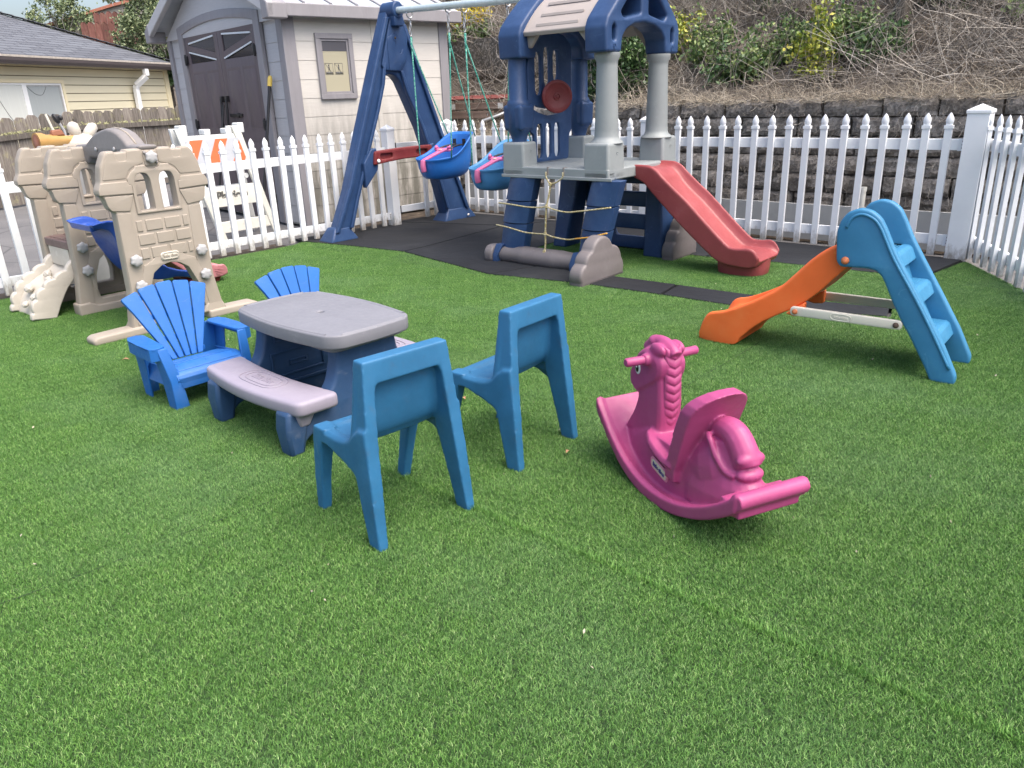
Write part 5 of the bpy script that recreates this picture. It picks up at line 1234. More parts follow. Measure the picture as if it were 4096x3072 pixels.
# roof sheets between the arches, in low-pitched curved halves
def roofhalf(s):
    prof=[(s*.50,1.865),(s*.44,1.935),(s*.34,2.03),(s*.22,2.115),(s*.10,2.165),(0,2.18)]
    n=14; rings=[]
    pr=catmull(prof,4)
    for v,z in pr:
        bul=.016; rings.append([(-A+.22+(2*A-.42)*k/n,v,z+.010) for k in range(n+1)]+[(A-.20-(2*A-.42)*k/n,v*.97,z-.022) for k in range(n+1)])
    return MB().loft(rings)
for s in (-1,1):
    r_=roofhalf(s).obj('roof_panel','roof_tan',TW,ang=50,bev=.006)
    rbm=MB()
    for v0,z0,v1,z1 in ((.475,1.898,.455,1.920),(.405,1.975,.385,1.995),(.31,2.062,.285,2.082),(.19,2.135,.165,2.147)):
        rbm.loft([[(x,s*v0,z0+.009),(x,s*v1,z1+.009),(x,s*(v0+v1)/2,(z0+z1)/2+.026)] for x in (-.20,-.17,.19,.22)])
    rbm.obj('roof_rib','roof_tan',r_,bev=.006,seg=3)
    for x0,sg in ((-A+.24,1),(A-.25,-1)):
        MB().loft([[(x0,s*.46,1.90),(x0,s*.40,1.90),(x0+sg*.14,s*.40,1.90),(x0+sg*.14,s*.46,1.90)],[(x0,s*.44,1.76),(x0,s*.41,1.76),(x0+sg*.03,s*.41,1.76),(x0+sg*.03,s*.44,1.76)]]).obj('roof_bracket','roof_tan',r_,bev=.008)
# navy side panel with slots, curved window and red wheel
slot=lambda x,z0,z1,w=.042:[(x-w,z0+w),(x-w*.6,z0),(x+w*.6,z0),(x+w,z0+w),(x+w,z1-w),(x+w*.6,z1),(x-w*.6,z1),(x-w,z1-w)]
PU=-A+.17
hol=[slot(-.245,1.40,1.74,.042),slot(-.120,1.47,1.78,.042),slot(.005,1.52,1.76,.038)]
hol+= [slot(-.235,.875,1.165,.040),slot(-.110,.875,1.165,.040),slot(.015,.875,1.165,.040)]
hol+= [[(-.315,1.285),(-.24,1.255),(-.12,1.228),(.0,1.235),(.10,1.265),(.135,1.315),(.115,1.355),(.08,1.34),(.06,1.30),(-.02,1.285),(-.14,1.285),(-.24,1.300),(-.30,1.325)]]
po=[(-.305,.845),(.185,.845),(.195,1.06),(.235,1.09),(.235,1.60),(.24,1.80),(.13,1.88),(-.05,1.91),(-.23,1.88),(-.34,1.79),(-.385,1.62),(-.385,1.12),(-.31,1.08)]
pn=panel('side_panel',po,hol,.030,'navy',TW,'vz',PU,.005,.03,.012)
wh=MB().lathe([(.030,.0),(.030,.055),(.10,.060),(.124,.066),(.132,.078),(.128,.092),(.112,.097),(.100,.090),(.090,.084),(.030,.080),(.028,.088),(.020,.089),(.018,.083),(.012,.084),(.010,.090),(0,.091)],36,'x',(0,0,0)).obj('steering_wheel','bar_red',TW,ang=40); wh.location=(PU+.045,-.085,1.382); wh.rotation_euler=(0,0,R(-24)); wh.scale=(1,1.12,1.03)
# legs: two scooped ladder legs in front
def leg(name,xb0,xb1,xt0,xt1,yb,yt,mat,depth=.13,n=14,z1=.742,sg=-1):
    rings=[]; 
    for k in range(n+1):
        t=k/n; z=z1*t; x0=xb0+(xt0-xb0)*t-.018*math.sin(math.pi*t); x1=xb1+(xt1-xb1)*t-.012*math.sin(math.pi*t); y=yb+(yt-yb)*t; m=7; rg=[]
        for j in range(m+1): q=j/m; rg.append((x0+(x1-x0)*q,y+sg*.030*math.sin(math.pi*q),z))
        rg+=[(x1,y-sg*depth*.5,z),(x1-.02,y-sg*depth,z),(x0+.02,y-sg*depth,z),(x0,y-sg*depth*.5,z)]
        rings.append(rg)
    return MB().loft(rings).obj(name,mat,TW,ang=45)
for (a,b,c,d) in ((-.605,-.355,-.475,-.200),(.255,.475,.385,.655)):
    lg=[]
    # three overlapping segments with grooves where the ropes run
    for i,(z0,z1_) in enumerate(((.0,.345),(.352,.540),(.547,.745))):
        rings=[];n=6
        for k in range(n+1):
            z=z0+(z1_-z0)*k/n; t=z/.745; sw=.010*(1-k/n); x0=a+(c-a)*t-.014*math.sin(math.pi*t)-sw; x1=b+(d-b)*t-.008*math.sin(math.pi*t)+(0 if b<0 else -.0); y=-B-.010+.03*t; m=8; rg=[]
            if z0==0 and k<2: x1=x0+.05+ (x1-x0-.05)*(.55 if k else .25)
            for j in range(m+1): q=j/m; rg.append((x0+(x1-x0)*q,y-(.030+sw)*math.sin(math.pi*q)**.8,z))
            rg+=[(x1,y+.05,z),(x1-.02,y+.12,z),(x0+.02,y+.12,z),(x0,y+.05,z)]
            rings.append(rg)
        MB().loft(rings).obj('leg_segment','navy' ,TW,ang=50,bev=.003)
# far side: slatted climbing wall and legs
FP=B-.06
cw=[(-.10,.05),(.52,.03),(.55,.74),(-.26,.74),(-.20,.40)]
rows=[[(-.02,.13+.205*i),(.33,.13+.205*i),(.375,.165+.205*i),(.33,.20+.205*i),(-.05,.20+.205*i)] for i in range(3)]
panel('climbing_wall',[(-.30,.0),(-.12,.0),(-.05,.02),(.50,.02),(.56,.0),(.70,.0),(.60,.745),(-.42,.745),(-.36,.40)],rows,.06,'navy',TW,'uz',FP,.012,.02,.03)
MB().loft([[(.42,.22,0),(.62,.22,0),(.64,.44,0),(.42,.44,0)],[(.40,.28,.745),(.55,.28,.745),(.55,.44,.745),(.40,.44,.745)]]).obj('rear_leg','navy',TW,bev=.02)
MB().loft([[(-.60,.22,0),(-.44,.22,0),(-.44,.47,0),(-.60,.47,0)],[(-.52,.28,.745),(-.30,.28,.745),(-.30,.46,.745),(-.52,.46,.745)]]).obj('rear_leg','navy',TW,bev=.02)
MB().lathe([(.014,0),(.012,.006),(0,.008)],12,'x',(.645,.30,.10)).obj('bolt','white_bolt',TW,ang=None)
# front log and cloud feet
lgm=MB(); n=26; rings=[]
for k in range(n+1):
    x=-.63+.93*k/n; hb_=.070+.010*min(1,max(0,(k-6)/3))*min(1,max(0,(23-k)/3)); y=-B-.005-(.010 if 8<k<20 else 0); z=.068
    rings.append([(x,y+hb_*1.05*math.cos(q)*1.0,max(.0,z+(hb_+.008)*math.sin(q))) for q in [2*math.pi*(j+.5)/12 for j in range(12)]])
lo_=lgm.loft(rings).obj('front_log','taupe',TW,ang=60)
lg2=MB()
for x in (-.175,.025): lg2.box(x-.007,x+.007,-B-.072,-B-.05,.02,.125).box(x-.007,x+.007,-B-.06,-B+.03,.130,.142)
lg2.obj('log_groove','castle_grey',lo_,bev=.002)
MB().box(.30,.62,-B+.02,-B+.10,.03,.10).obj('log_end','taupe',TW,bev=.02)
for x in (-.618,.235): MB().loft([[(x,-B-.105,0),(x+.055,-B-.105,0),(x+.055,-B-.05,0),(x,-B-.05,0)],[(x,-B-.105,.07),(x+.055,-B-.105,.07),(x+.055,-B-.03,.07),(x,-B-.03,.07)],[(x+.01,-B-.06,.16),(x+.09,-B-.06,.16),(x+.09,-B-.0,.16),(x+.01,-B-.0,.16)]]).obj('leg_tab','navy',TW,bev=.008)
def cloud(name,u,th,y0,ys,lab=None):
    cs=[(-.215,.075,.095),(-.145,.160,.098),(-.025,.215,.140),(.105,.140,.125),(.155,.07,.11)]
    P=[]
    for i in range(61):
        q=math.pi*i/60; dx,dz=math.cos(q),math.sin(q); best=.1
        for x,z,r in cs:
            ox,oz=x,z-.03; bq=ox*dx+oz*dz; disc=bq*bq-(ox*ox+oz*oz-r*r)
            if disc>0: best=max(best,bq+math.sqrt(disc))
        P.append((dx*best*1.06*ys+y0,max(.03,.03+dz*best)))
    P=P+[(P[-1][0],0),(P[0][0],0)]
    return panel(name,P,[],th,'taupe',TW,'vz',u,.024,.004)
cloud('cloud_foot',.585,.125,-.72,1); panel('log_end_cap',[(-.66,0),(-.665,.09),(-.63,.14),(-.56,.15),(-.49,.14),(-.45,.09),(-.45,0)],[],.10,'taupe',TW,'vz',-.665,.026,.05); cloud('cloud_foot',.70,.115,.40,.75)
# red slide
rim_r=[(.530,.838),(.60,.838),(.68,.832),(.747,.800),(.799,.752),(.91,.662),(1.026,.572),(1.232,.388),(1.386,.258),(1.440,.236),(1.50,.236),(1.560,.243),(1.605,.225),(1.640,.170)]
bot_r=[(.530,.730),(.565,.720),(.624,.690),(.690,.628),(.740,.582),(.83,.500),(.937,.404),(1.122,.253),(1.270,.140),(1.340,.108),(1.404,.094),(1.50,.088),(1.56,.086),(1.620,.098)]
dps=[.035,.04,.05,.065,.075,.08,.08,.08,.08,.075,.07,.07,.06,.035]
b0,b1=-.144,.309
st_=catmull([(a[0],a[1],b[0],b[1],dp) for a,b,dp in zip(rim_r,bot_r,dps)],4); rings=[]
for u,z,ub,zb,dp in st_:
    du,dz=ub-u,zb-z; L=math.hypot(du,dz); du,dz=du/L,dz/L; f=max(0,(u-1.55)/.09); bow=.0
    def pt(y,d): 
        ex=.035*f*(1-((y-(b0+b1)/2)/((b1-b0)/2))**2); return (u+du*d+ex,y,z+dz*d)
    inset=.015*f
    rings.append([pt(b0+inset,.014),pt(b0+.010+inset,.0),pt(b0+.024+inset,0),pt(b0+.040,dp*.5),pt(b0+.062,dp*.93),pt(b0+.10,dp),pt(b1-.10,dp),pt(b1-.062,dp*.93),pt(b1-.040,dp*.5),pt(b1-.024-inset,0),pt(b1-.010-inset,0),pt(b1-inset,.014),(ub,b1-.012-inset,zb),(ub,b0+.012+inset,zb)])
sld=fused('red_slide',MB().loft(rings),'slide_red',TW,.0075,4,.5)
ft=MB(); 
def ovl(s,z,yo=0): return [(1.44+.20*s*math.cos(q)*1.0,(b0+b1)/2+.165*s*np.sign(math.sin(q))*abs(math.sin(q))**.7,z) for q in [2*math.pi*k/24 for k in range(24)]]
ft.loft([ovl(.93,.0),ovl(.97,.015),ovl(1.0,.07),ovl(1.02,.13)]).obj('slide_foot','slide_red',sld,ang=50)
# rope net
def rope(path,r,mat,name='rope',par=None,sub=8):
    return MB().tube(catmull(path,sub),r,8).obj(name,mat,par or TW,ang=None)
Y=-B-.045
nj=[(-.008,-B-.02,.700),(-.035,Y,.520),(-.052,Y,.290),(-.060,Y-.005,.140)]
net=thing('rope_net','knotted yellow rope net hanging on the front of the play tower','rope net',(.757,6.943,0),TA)
def rp(path,mat='rope_yellow',r=.0065): return rope(path,r,mat,'rope',net)
rp([(-.06,-B-.012,.80),(-.058,-B-.012,.76),(-.035,-B-.016,.725),nj[0]]); rp([(.115,-B-.012,.80),(.110,-B-.014,.76),(.06,-B-.018,.722),nj[0]])
rp([nj[0],(-.018,-B-.03,.61),nj[1],(-.045,Y,.40),nj[2],(-.050,Y-.003,.21),nj[3]],r=.008)
rp([(-.575,-B-.035,.520),(-.42,-B-.050,.517),(-.25,-B-.048,.505),(-.12,Y,.508),nj[1]]); rp([nj[1],(.05,Y,.500),(.18,Y-.0,.487),(.32,-B-.045,.505),(.48,-B-.055,.53),(.60,-B-.03,.548)])
rp([(-.615,-B-.035,.325),(-.45,-B-.055,.315),(-.28,-B-.05,.288),(-.15,Y,.285),nj[2]]); rp([nj[2],(.03,Y,.272),(.18,Y,.262),(.26,-B-.045,.275)]); rp([(.26,-B-.045,.275),(.42,-B-.058,.305),(.57,-B-.035,.345)],'rope_orange')
rp([nj[3],(-.11,Y-.01,.115),(-.165,Y-.018,.085),(-.175,-B-.078,.035)]); rp([nj[3],(-.02,Y-.01,.10),(.012,Y-.02,.065),(.025,-B-.080,.02)])
for c in nj:
    k=MB(); 
    for i in range(3):
        a=i*2.1; k.tube([(c[0]+.011*math.cos(q),c[1]+.011*math.sin(q)*math.cos(a)-.004,c[2]+.012*math.sin(q)*math.sin(a)+.004*i-.004) for q in [2*math.pi*j/12 for j in range(13)]],.0055,6,False)
    k.obj('knot','rope_yellow',net,ang=None)

# ---------- swing frame ----------
SW=thing('swing_frame','navy blue A-frame swing stand with a pale steel pipe and dark red crossbar','swing frame',(-1.83,8.20,0),R(46.9))
out=[(-.03,.0),(.02,.11),(.217,.495),(.48,1.149),(.725,1.75),(.90,2.16),(.955,2.29),(.985,2.335),(1.03,2.352),(1.09,2.345),(1.15,2.31),(1.165,2.24),(1.18,2.13),(1.97,.14),(2.02,.0),(1.63,.0),(1.606,.12),(1.497,.533),(1.302,1.096),(1.117,1.477),(1.063,1.588),(1.006,1.645),(.923,1.668),(.855,1.64),(.802,1.545),(.681,1.238),(.48,.791),(.29,.33),(.20,.02),(.19,0)]
fr_=panel('a_frame',out,[],.15,'navy',SW,'uz',.055,.026,.02)
# raised flanges leaving a channel along each leg
def flange(path,w,name='leg_rib'):
    mb=MB(); 
    for a,b in zip(path[:-1],path[1:]): mb.beam((a[0],-.035,a[1]),(b[0],-.035,b[1]),.034,w,up=(0,1,0)) if False else None
    P=[(p[0]-w/2,p[1]) for p in path]+[(p[0]+w/2,p[1]) for p in path[::-1]]
    return panel(name,P,[],.05,'navy',fr_,'uz',-.028,.010,.01)
flange([(.015,.10),(.25,.55),(.50,1.17),(.74,1.76),(.93,2.22)],.050); flange([(.205,.13),(.30,.38),(.50,.85),(.70,1.30),(.80,1.56),(.85,1.78)],.040)
flange([(1.955,.13),(1.75,.64),(1.50,1.27),(1.30,1.78),(1.15,2.16)],.050); flange([(1.63,.16),(1.515,.55),(1.32,1.11),(1.14,1.48),(1.07,1.70)],.040)
panel('top_plate',[(.86,1.70),(1.05,1.69),(1.15,1.80),(1.19,2.05),(1.14,2.25),(1.0,2.30),(.93,2.12),(.80,1.74)],[],.05,'navy',fr_,'uz',-.026,.010,.03)
pl_=panel('cover_plate',[(.895,1.70),(.895,2.02),(.98,2.06),(1.00,2.02),(1.005,1.90),(1.06,1.86),(1.10,1.92),(1.12,1.80),(1.02,1.70)],[],.014,'navy',fr_,'uz',-.052,.005,.02)
MB().lathe([(.050,0),(.050,.012),(.036,.012),(.030,-.006),(0,-.006)],22,'y',(0,0,0)).obj('bolt_recess','navy',fr_,loc=(1.0,-.058,2.02),ang=40); MB().lathe([(.014,-.0),(.012,.008),(0,.01)],6,'y').obj('bolt','rust',fr_,loc=(1.0,-.066,2.02),ang=None)
hd=MB().loft([[(1.02+dx*1.0,y,2.285+dz) for dx,dz in [(.075*math.cos(q),.085*math.sin(q)) for q in [2*math.pi*k/20 for k in range(20)]]] for y in (.10,-.10,-.125)]).box(.965,1.085,-.12,.02,2.13,2.27).obj('pipe_socket','navy',SW,bev=.012,ang=45)
for a,b in (((-.09,.0),(.28,.0)),((1.55,.0),(2.09,.0))):
    MB().loft([[(a[0],-.06,0),(b[0],-.06,0),(b[0],.20,0),(a[0],.20,0)],[(a[0]+.03,-.05,.05),(b[0]-.03,-.05,.05),(b[0]-.03,.17,.05),(a[0]+.03,.17,.05)],[(a[0]+.09,-.02,.15),(b[0]-.10,-.02,.15),(b[0]-.10,.13,.15),(a[0]+.09,.13,.15)]]).obj('foot','navy',SW,bev=.02,seg=3)
MB().lathe([(.016,0),(.014,.006),(0,.008)],12,'y',(0,0,0)).obj('bolt','white_bolt',SW,loc=(1.93,-.075,.05),ang=None)
# socket for the crossbar
panel('crossbar_socket',[(.42,.78),(.53,.92),(.60,.93),(.62,.80),(.60,.70),(.42,.52)],[],.07,'navy',SW,'uz',-.045,.012,.02); panel('crossbar_socket',[(1.33,.80),(1.45,.83),(1.45,.93),(1.35,.90)],[],.07,'navy',SW,'uz',-.03,.012,.02)
cbm=panel('crossbar',[(.535,.755),(.56,.895),(.75,.905),(.95,.912),(1.15,.915),(1.375,.915),(1.395,.83),(1.34,.765),(1.15,.792),(.95,.790),(.75,.775)],[[(.63,.805),(.80,.815),(.80,.865),(.63,.865)],[(1.14,.825),(1.31,.82),(1.31,.875),(1.14,.875)]],.06,'bar_red',SW,'uz',-.075,.010,.02)
MB().box(.62,.81,-.075,-.066,.80,.87).obj('recess_floor','bar_red',cbm); MB().box(1.13,1.32,-.075,-.066,.815,.88).obj('recess_floor','bar_red',cbm)
for x,z in ((.595,.795),(1.352,.80)): MB().lathe([(.022,0),(.020,-.008),(0,-.010)],16,'y',(0,-.106,0)).obj('white_cap','white_bolt',cbm,loc=(x,0,z),ang=None)
MB().tube([(1.02,-.02,2.283),(1.02,-2.42,2.20)],.034,20).obj('pipe','galv',SW,ang=60)
# swings
def swing(label,cx,cy,zc,rz,mat,h0,h1,hz,sc=1.0):
    t=thing('toddler_swing',label,'swing',(cx,cy,zc),rz,'blue bucket swings on green ropes')
    # local: x right (along the pipe), y forward; bucket seat
    mb=MB(); n=22
    # shell as rings of an open bucket: outer and inner wall
    def rim(a): # angle 0 = front
        c,s=math.cos(a),math.sin(a); x=.158*np.sign(s)*abs(s)**.70; y=.165*np.sign(c)*abs(c)**.85-.005; back=max(0,-c+.10); back=min(1,back/.85); back=back*back*(3-2*back)
        z=.100+.150*back-.020*max(0,c) ; y-= .085*back; x*=1-.10*back
        return x,y,z
    outer=[];
    for k in range(n):
        a=2*math.pi*k/n; x,y,z=rim(a); outer.append([(x*.50,y*.50+.02,-.045),(x*.80,y*.76+.01,-.030),(x*.95,y*.93,.02),(x*1.0,y*.98,z*.55),(x,y,z),(x*1.10,y*1.08,z+.012),(x*1.09,y*1.075,z+.026),(x*.97,y*.97,z+.024),(x*.88,y*.88,z*.6),(x*.84,y*.84,.035),(x*.66,y*.68,-.015),(x*.40,y*.42,-.032)])
    m=len(outer[0]); V=[p for r in outer for p in r]; F_=[]
    for k in range(n):
        for j in range(m-1): F_.append((k*m+j,((k+1)%n)*m+j,((k+1)%n)*m+j+1,k*m+j+1))
    F_.append(tuple(k*m for k in range(n))); F_.append(tuple(k*m+m-1 for k in range(n))[::-1])
    mb.add(V,F_)
    b=mesh_obj('bucket_seat',mb.v,mb.f,mat,t,ang=70); s=b.modifiers.new('sub','SUBSURF'); s.levels=1; s.render_levels=1
    # front split lip, harness T-bar and straps
    MB().tube(catmull([(0,.168,.098),(0,.175,.060),(0,.168,.02)],4),.020,10).obj('front_knob','harness',t,ang=None)
    hb_=panel('harness_bar',[(-.085,-.030),(.085,-.030),(.085,.005),(.035,.010),(.022,.050),(.018,.20),(-.018,.20),(-.022,.050),(-.035,.010),(-.085,.005)],[],.016,'harness',t,'uv',0,.005,.012)
    hb_.location=(0,-.02,.155); hb_.rotation_euler=(R(-17),0,0)
    for s_ in (-1,1): MB().tube([(s_*.075,-.045,.165),(s_*.075,-.032,.180),(s_*.06,-.012,.170)],.011,8).obj('strap_clip','harness',hb_ if False else t,ang=None)
    lb=MB().lathe([(.013,0),(.013,.002)],16,'z',(0,0,0)).obj('label','sticker_cream',t,loc=(0,.0,.160),rot=(R(-17),0,0),ang=None); lb.scale=(1.3,.7,1)
    for s_ in (-1,1):
        MB().tube(catmull([(s_*.055,-.055,.17),(s_*.050,-.105,.180),(s_*.045,-.160,.185),(s_*.045,-.195,.185)],4),.007,6).box(s_*.050-.008,s_*.050+.008,-.205,-.185,.165,.225).obj('strap','black',t)
    # hangers: world hooks -> local
    inv=Matrix.Scale(1/sc,4)@Matrix.Rotation(-rz,4,'Z')@Matrix.Translation((-cx,-cy,-zc))
    for s_,h in ((-1,h0),(1,h1)):
        top=inv@Vector((h[0],h[1],hz)); 
        ro=MB()
        a=Vector((s_*.168,.050,.110)); bb=Vector((s_*.140,-.225,.240)); tp=Vector((top.x,top.y,top.z-.36))
        tp=Vector((top.x,top.y,top.z-.21))
        for q in (a,bb):
            pa=[tuple(tp+(q-tp)*i/6+Vector((0,0,-.004*math.sin(math.pi*i/6)))) for i in range(7)]; ro.tube(pa,.0050,7)
        ro.tube([tuple(tp+Vector((0,0,.06))),tuple(tp+Vector((0,.002,.0))),tuple(tp+Vector((0,0,-.035)))],.007,8)
        ro.obj('rope','rope_green',t,ang=None)
        ck=MB()
        for i in range(3):
            c=Vector((top.x,top.y,top.z-.045-.038*i)); r_=.014; ax=Vector((1,0,0)) if i%2 else Vector((0,1,0))
            ck.tube([tuple(c+ax*r_*.6*math.cos(q)+Vector((0,0,1))*r_*1.5*math.sin(q)) for q in [2*math.pi*j/14 for j in range(15)]],.0034,6,False)
        ck.tube(catmull([(top.x,top.y+.009,top.z-.14),(top.x,top.y-.009,top.z-.158),(top.x,top.y-.008,top.z-.19),(top.x,top.y+.009,top.z-.21)],4),.0038,6)
        ck.tube([(top.x+.035*math.cos(q)*1.0*0,top.y+.027*math.cos(q),top.z-.0+.028*math.sin(q)) for q in [2*math.pi*j/16 for j in range(17)]],.005,6,False)
        ck.obj('hook','chain',t,ang=None)
    t.scale=(sc,)*3
    return t
Pb=np.array([-1.83+1.02*.683,8.20+1.02*.73]); pd=np.array([.730,-.683])
hook=lambda d:(float(Pb[0]+pd[0]*d),float(Pb[1]+pd[1]*d))
def mid(a,b,k=.5): return (a[0]+(b[0]-a[0])*k,a[1]+(b[1]-a[1])*k)
h=[(-.884,8.821),(-.46,8.424),(-.295,8.27),(.126,7.876)]
h=[(p[0]-.035,p[1]-.05) for p in h]
rzs=math.atan2(-.683,.730)+math.pi   # bucket faces the camera side
m1=mid(h[0],h[1]); m2=mid(h[2],h[3])
swing('brighter blue toddler bucket swing, nearer the shed',m1[0]+.03,m1[1]+.0,.650,rzs,'seat_blue',h[1],h[0],2.235,1.48)
swing('paler blue toddler bucket swing, partly hidden by the tower',m2[0]+.03,m2[1]-.0,.575,rzs,'seat_pale',h[3],h[2],2.215,1.48)

# ---------- castle climber ----------
CA=R(47.76)
CS=thing('castle_climber','tan plastic castle climber with battlements, brick relief and a cream climbing ramp','play castle',(-2.288,5.127,0),CA)
wallo=[(-.335,.0),(-.29,.30),(-.278,.80),(-.310,.825),(-.328,.89),(-.356,.915),(-.357,.945),(-.331,.99),(-.315,1.08),(-.280,1.150),(-.262,1.168),(-.220,1.170),(-.208,1.158),(-.148,1.160),(-.140,1.173),(-.045,1.175),(-.037,1.166),(.037,1.166),(.045,1.175),(.140,1.173),(.148,1.160),(.208,1.158),(.220,1.170),(.262,1.168),(.280,1.150),(.315,1.08),(.331,.99),(.357,.945),(.356,.915),(.328,.89),(.310,.825),(.278,.80),(.29,.30),(.335,.0),(.235,.0),(.185,.12),(.165,.28),(.12,.39),(.06,.43),(0,.442),(-.06,.43),(-.12,.39),(-.165,.28),(-.185,.12),(-.235,.0)]
win=lambda c:[(c-.052,.792),(c+.052,.792),(c+.050,.98),(c+.036,1.018),(c,1.028),(c-.036,1.018),(c-.050,.98)]
def knob(par,u,v,z):
    mb=MB(); n=36; rings=[]
    for r_,y in ((.75,-.0),(1.0,-.006),(1.0,-.018),(.86,-.026),(.3,-.027)):
        rings.append([(r_*(.037+.0032*math.cos(6*q))*math.cos(q),y,r_*(.037+.0032*math.cos(6*q))*math.sin(q)) for q in [2*math.pi*k/n for k in range(n)]])
    k=mb.loft(rings).obj('knob','knob',par,loc=(u,v,z),rot=(0,rnd.uniform(-.6,.6),0),ang=60); return k
def castle_wall(v,kind,th=.085):
    f=v-th/2
    if kind=='front': o=wallo
    else:
        # closed foot: bar along the floor joining both legs
        o=[(-.335,.0)]+wallo[1:32]+[(.29,.30),(.335,.0)]
    holes=[win(-.078),win(.078)] if kind!='back' else [win(-.078),win(.078)]
    if kind!='front': holes.append([(-.165,.105),(.165,.105),(.175,.20),(.165,.28),(.12,.39),(.06,.43),(0,.442),(-.06,.43),(-.12,.39),(-.165,.28),(-.175,.20)])
    w=panel('castle_wall',o,holes,th,'castle_tan',CS,'uz',v,.011,.012,.016)
    R_=[]
    # bricks
    bk=MB(); g=.010
    z=.462; 
    rows=[(.700,[( -.172,-.130),(-.113,.0),(.012,.122),(.136,.176)]),(.612,[(-.175,-.068),(-.055,.060),(.074,.176)]),(.523,[(-.176,-.120),(-.108,.005),(.018,.130),(.142,.176)])]
    for zc,bs in rows:
        for a,b in bs:
            bk.loft([[(a,f+.003,zc-.037),(b,f+.003,zc-.037),(b,f+.003,zc+.037),(a,f+.003,zc+.037)],[(a+.005,f-.007,zc-.032),(b-.005,f-.007,zc-.032),(b-.005,f-.007,zc+.032),(a+.005,f-.007,zc+.032)]])
    bk.obj('brick_relief','castle_tan',w,bev=.002)
    # raised bands: cornice, corbel, legs, window surround
    for s in (-1,1):
        P=[(s*.356,.912),(s*.357,.945),(s*.335,.985),(s*.175,.985),(s*.165,.960),(s*.150,.960),(s*.150,.905)]
        panel('cornice',P,[],.020,'castle_tan',w,'uz',f-.001,.005,.008)
        panel('corbel',[(s*.330,.902),(s*.150,.898),(s*.190,.800),(s*.300,.812),(s*.318,.84)],[],.012,'castle_tan',w,'uz',f-.001,.004,.008)
        panel('leg_band',[(s*.276,.795),(s*.190,.790),(s*.182,.47),(s*.20,.30),(s*.225,.03),(s*.325,.03),(s*.285,.30)],[],.008,'castle_tan',w,'uz',f-.000,.003,.01)
        panel('merlon_relief',[(s*.050,1.165),(s*.140,1.163),(s*.146,1.118),(s*.156,1.106),(s*.198,1.106),(s*.209,1.118),(s*.218,1.160),(s*.258,1.158),(s*.286,1.10),(s*.318,1.0),(s*.178,1.0),(s*.150,1.048),(s*.118,1.068),(s*.05,1.085)],[],.008,'castle_tan',w,'uz',f-.000,.003,.01)
    panel('window_surround',[(-.150,.775),(.150,.775),(.150,.955),(.172,.962),(.172,1.0),(.150,1.03),(.115,1.055),(.110,1.072),(.045,1.072),(.040,1.055),(0,1.045),(-.040,1.055),(-.045,1.072),(-.110,1.072),(-.115,1.055),(-.150,1.03),(-.172,1.0),(-.172,.962),(-.150,.955)],[win(-.078),win(.078)],.018,'castle_tan',w,'uz',f-.001,.005,.008,.014)
    panel('arch_relief',[(-.20,.20),(-.215,.33),(-.175,.45),(-.16,.452),(-.11,.475),(-.075,.515),(.075,.515),(.11,.475),(.16,.452),(.175,.45),(.215,.33),(.20,.20),(.185,.12),(.165,.28),(.12,.39),(.06,.43),(0,.442),(-.06,.43),(-.12,.39),(-.165,.28),(-.185,.12)],[],.012,'castle_tan',w,'uz',f-.0,.004,.008)
    for s in ((-1,1) if kind=='front' else (-1,)):
        for zk in (.491,.323): knob(w,s*.223,f-.010,zk)
    if kind=='front':
        panel('knob_plate',[(-.040,1.065),(.040,1.065),(.045,1.155),(-.045,1.155)],[],.012,'castle_tan',w,'uz',f-.002,.004,.01)
        knob(w,0.0,f-.012,1.118)
        for a,b in ((-.034,1.148),(.034,1.085)): MB().lathe([(.011,0),(.009,-.006),(0,-.007)],10,'y',(a,f-.010,b)).obj('screw','castle_grey',w,ang=None)
        lz=panel('maker_plate',[(-.062,-.026),(.062,-.026),(.062,.026),(-.062,.026)],[],.010,'bar_cream',w,'uz',f-.010,.003,.025); lz.location=(.004,0,.487)
        MB().tube([(.057*np.sign(math.cos(q))*abs(math.cos(q))**.5,f-.016,.021*np.sign(math.sin(q))*abs(math.sin(q))**.7) for q in [2*math.pi*k/36 for k in range(37)]],.0022,5,False).obj('plate_rim','castle_tan',lz,ang=None)
        text('embossed_letters','little tikes',.028,'castle_tan',lz,(0,f-.0155,.0),(R(90),0,0),.0025,0,.0004)
        for s in (-1,1):
            ftb=panel('stabiliser_foot',[(s*.20,.0),(s*.20,.064),(s*.56,.058),(s*.59,.04),(s*.585,.0)],[],.135,'castle_tan',w,'uz',v,.016,.02)
            MB().loft([[(s*.225-.06,v-.055,.05),(s*.225+.12*(s>0)+.06*(s<0),v-.055,.05),(s*.225+.12*(s>0)+.06*(s<0),v+.055,.05),(s*.225-.06-.06*(s<0),v+.055,.05)],[(s*.255-.05,v-.045,.12),(s*.255+.06,v-.045,.12),(s*.255+.06,v+.045,.12),(s*.255-.05,v+.045,.12)]]).obj('foot_flare','castle_tan',w,bev=.012)
    else:
        panel('base_bar',[(-.338,.0),(-.338,.088),(-.255,.092),(-.20,.062),(.20,.062),(.255,.092),(.338,.088),(.338,.0)],[],.125,'castle_tan',w,'uz',v,.012,.014)
    if kind=='back': MB().lathe([(.030,0),(.030,-.004),(.024,-.004),(.022,.0)],18,'y',(-.262,f-.003,.962)).obj('round_recess','castle_tan',w,ang=40)
    return w
castle_wall(.0,'front'); castle_wall(.883,'mid'); castle_wall(1.467,'back')
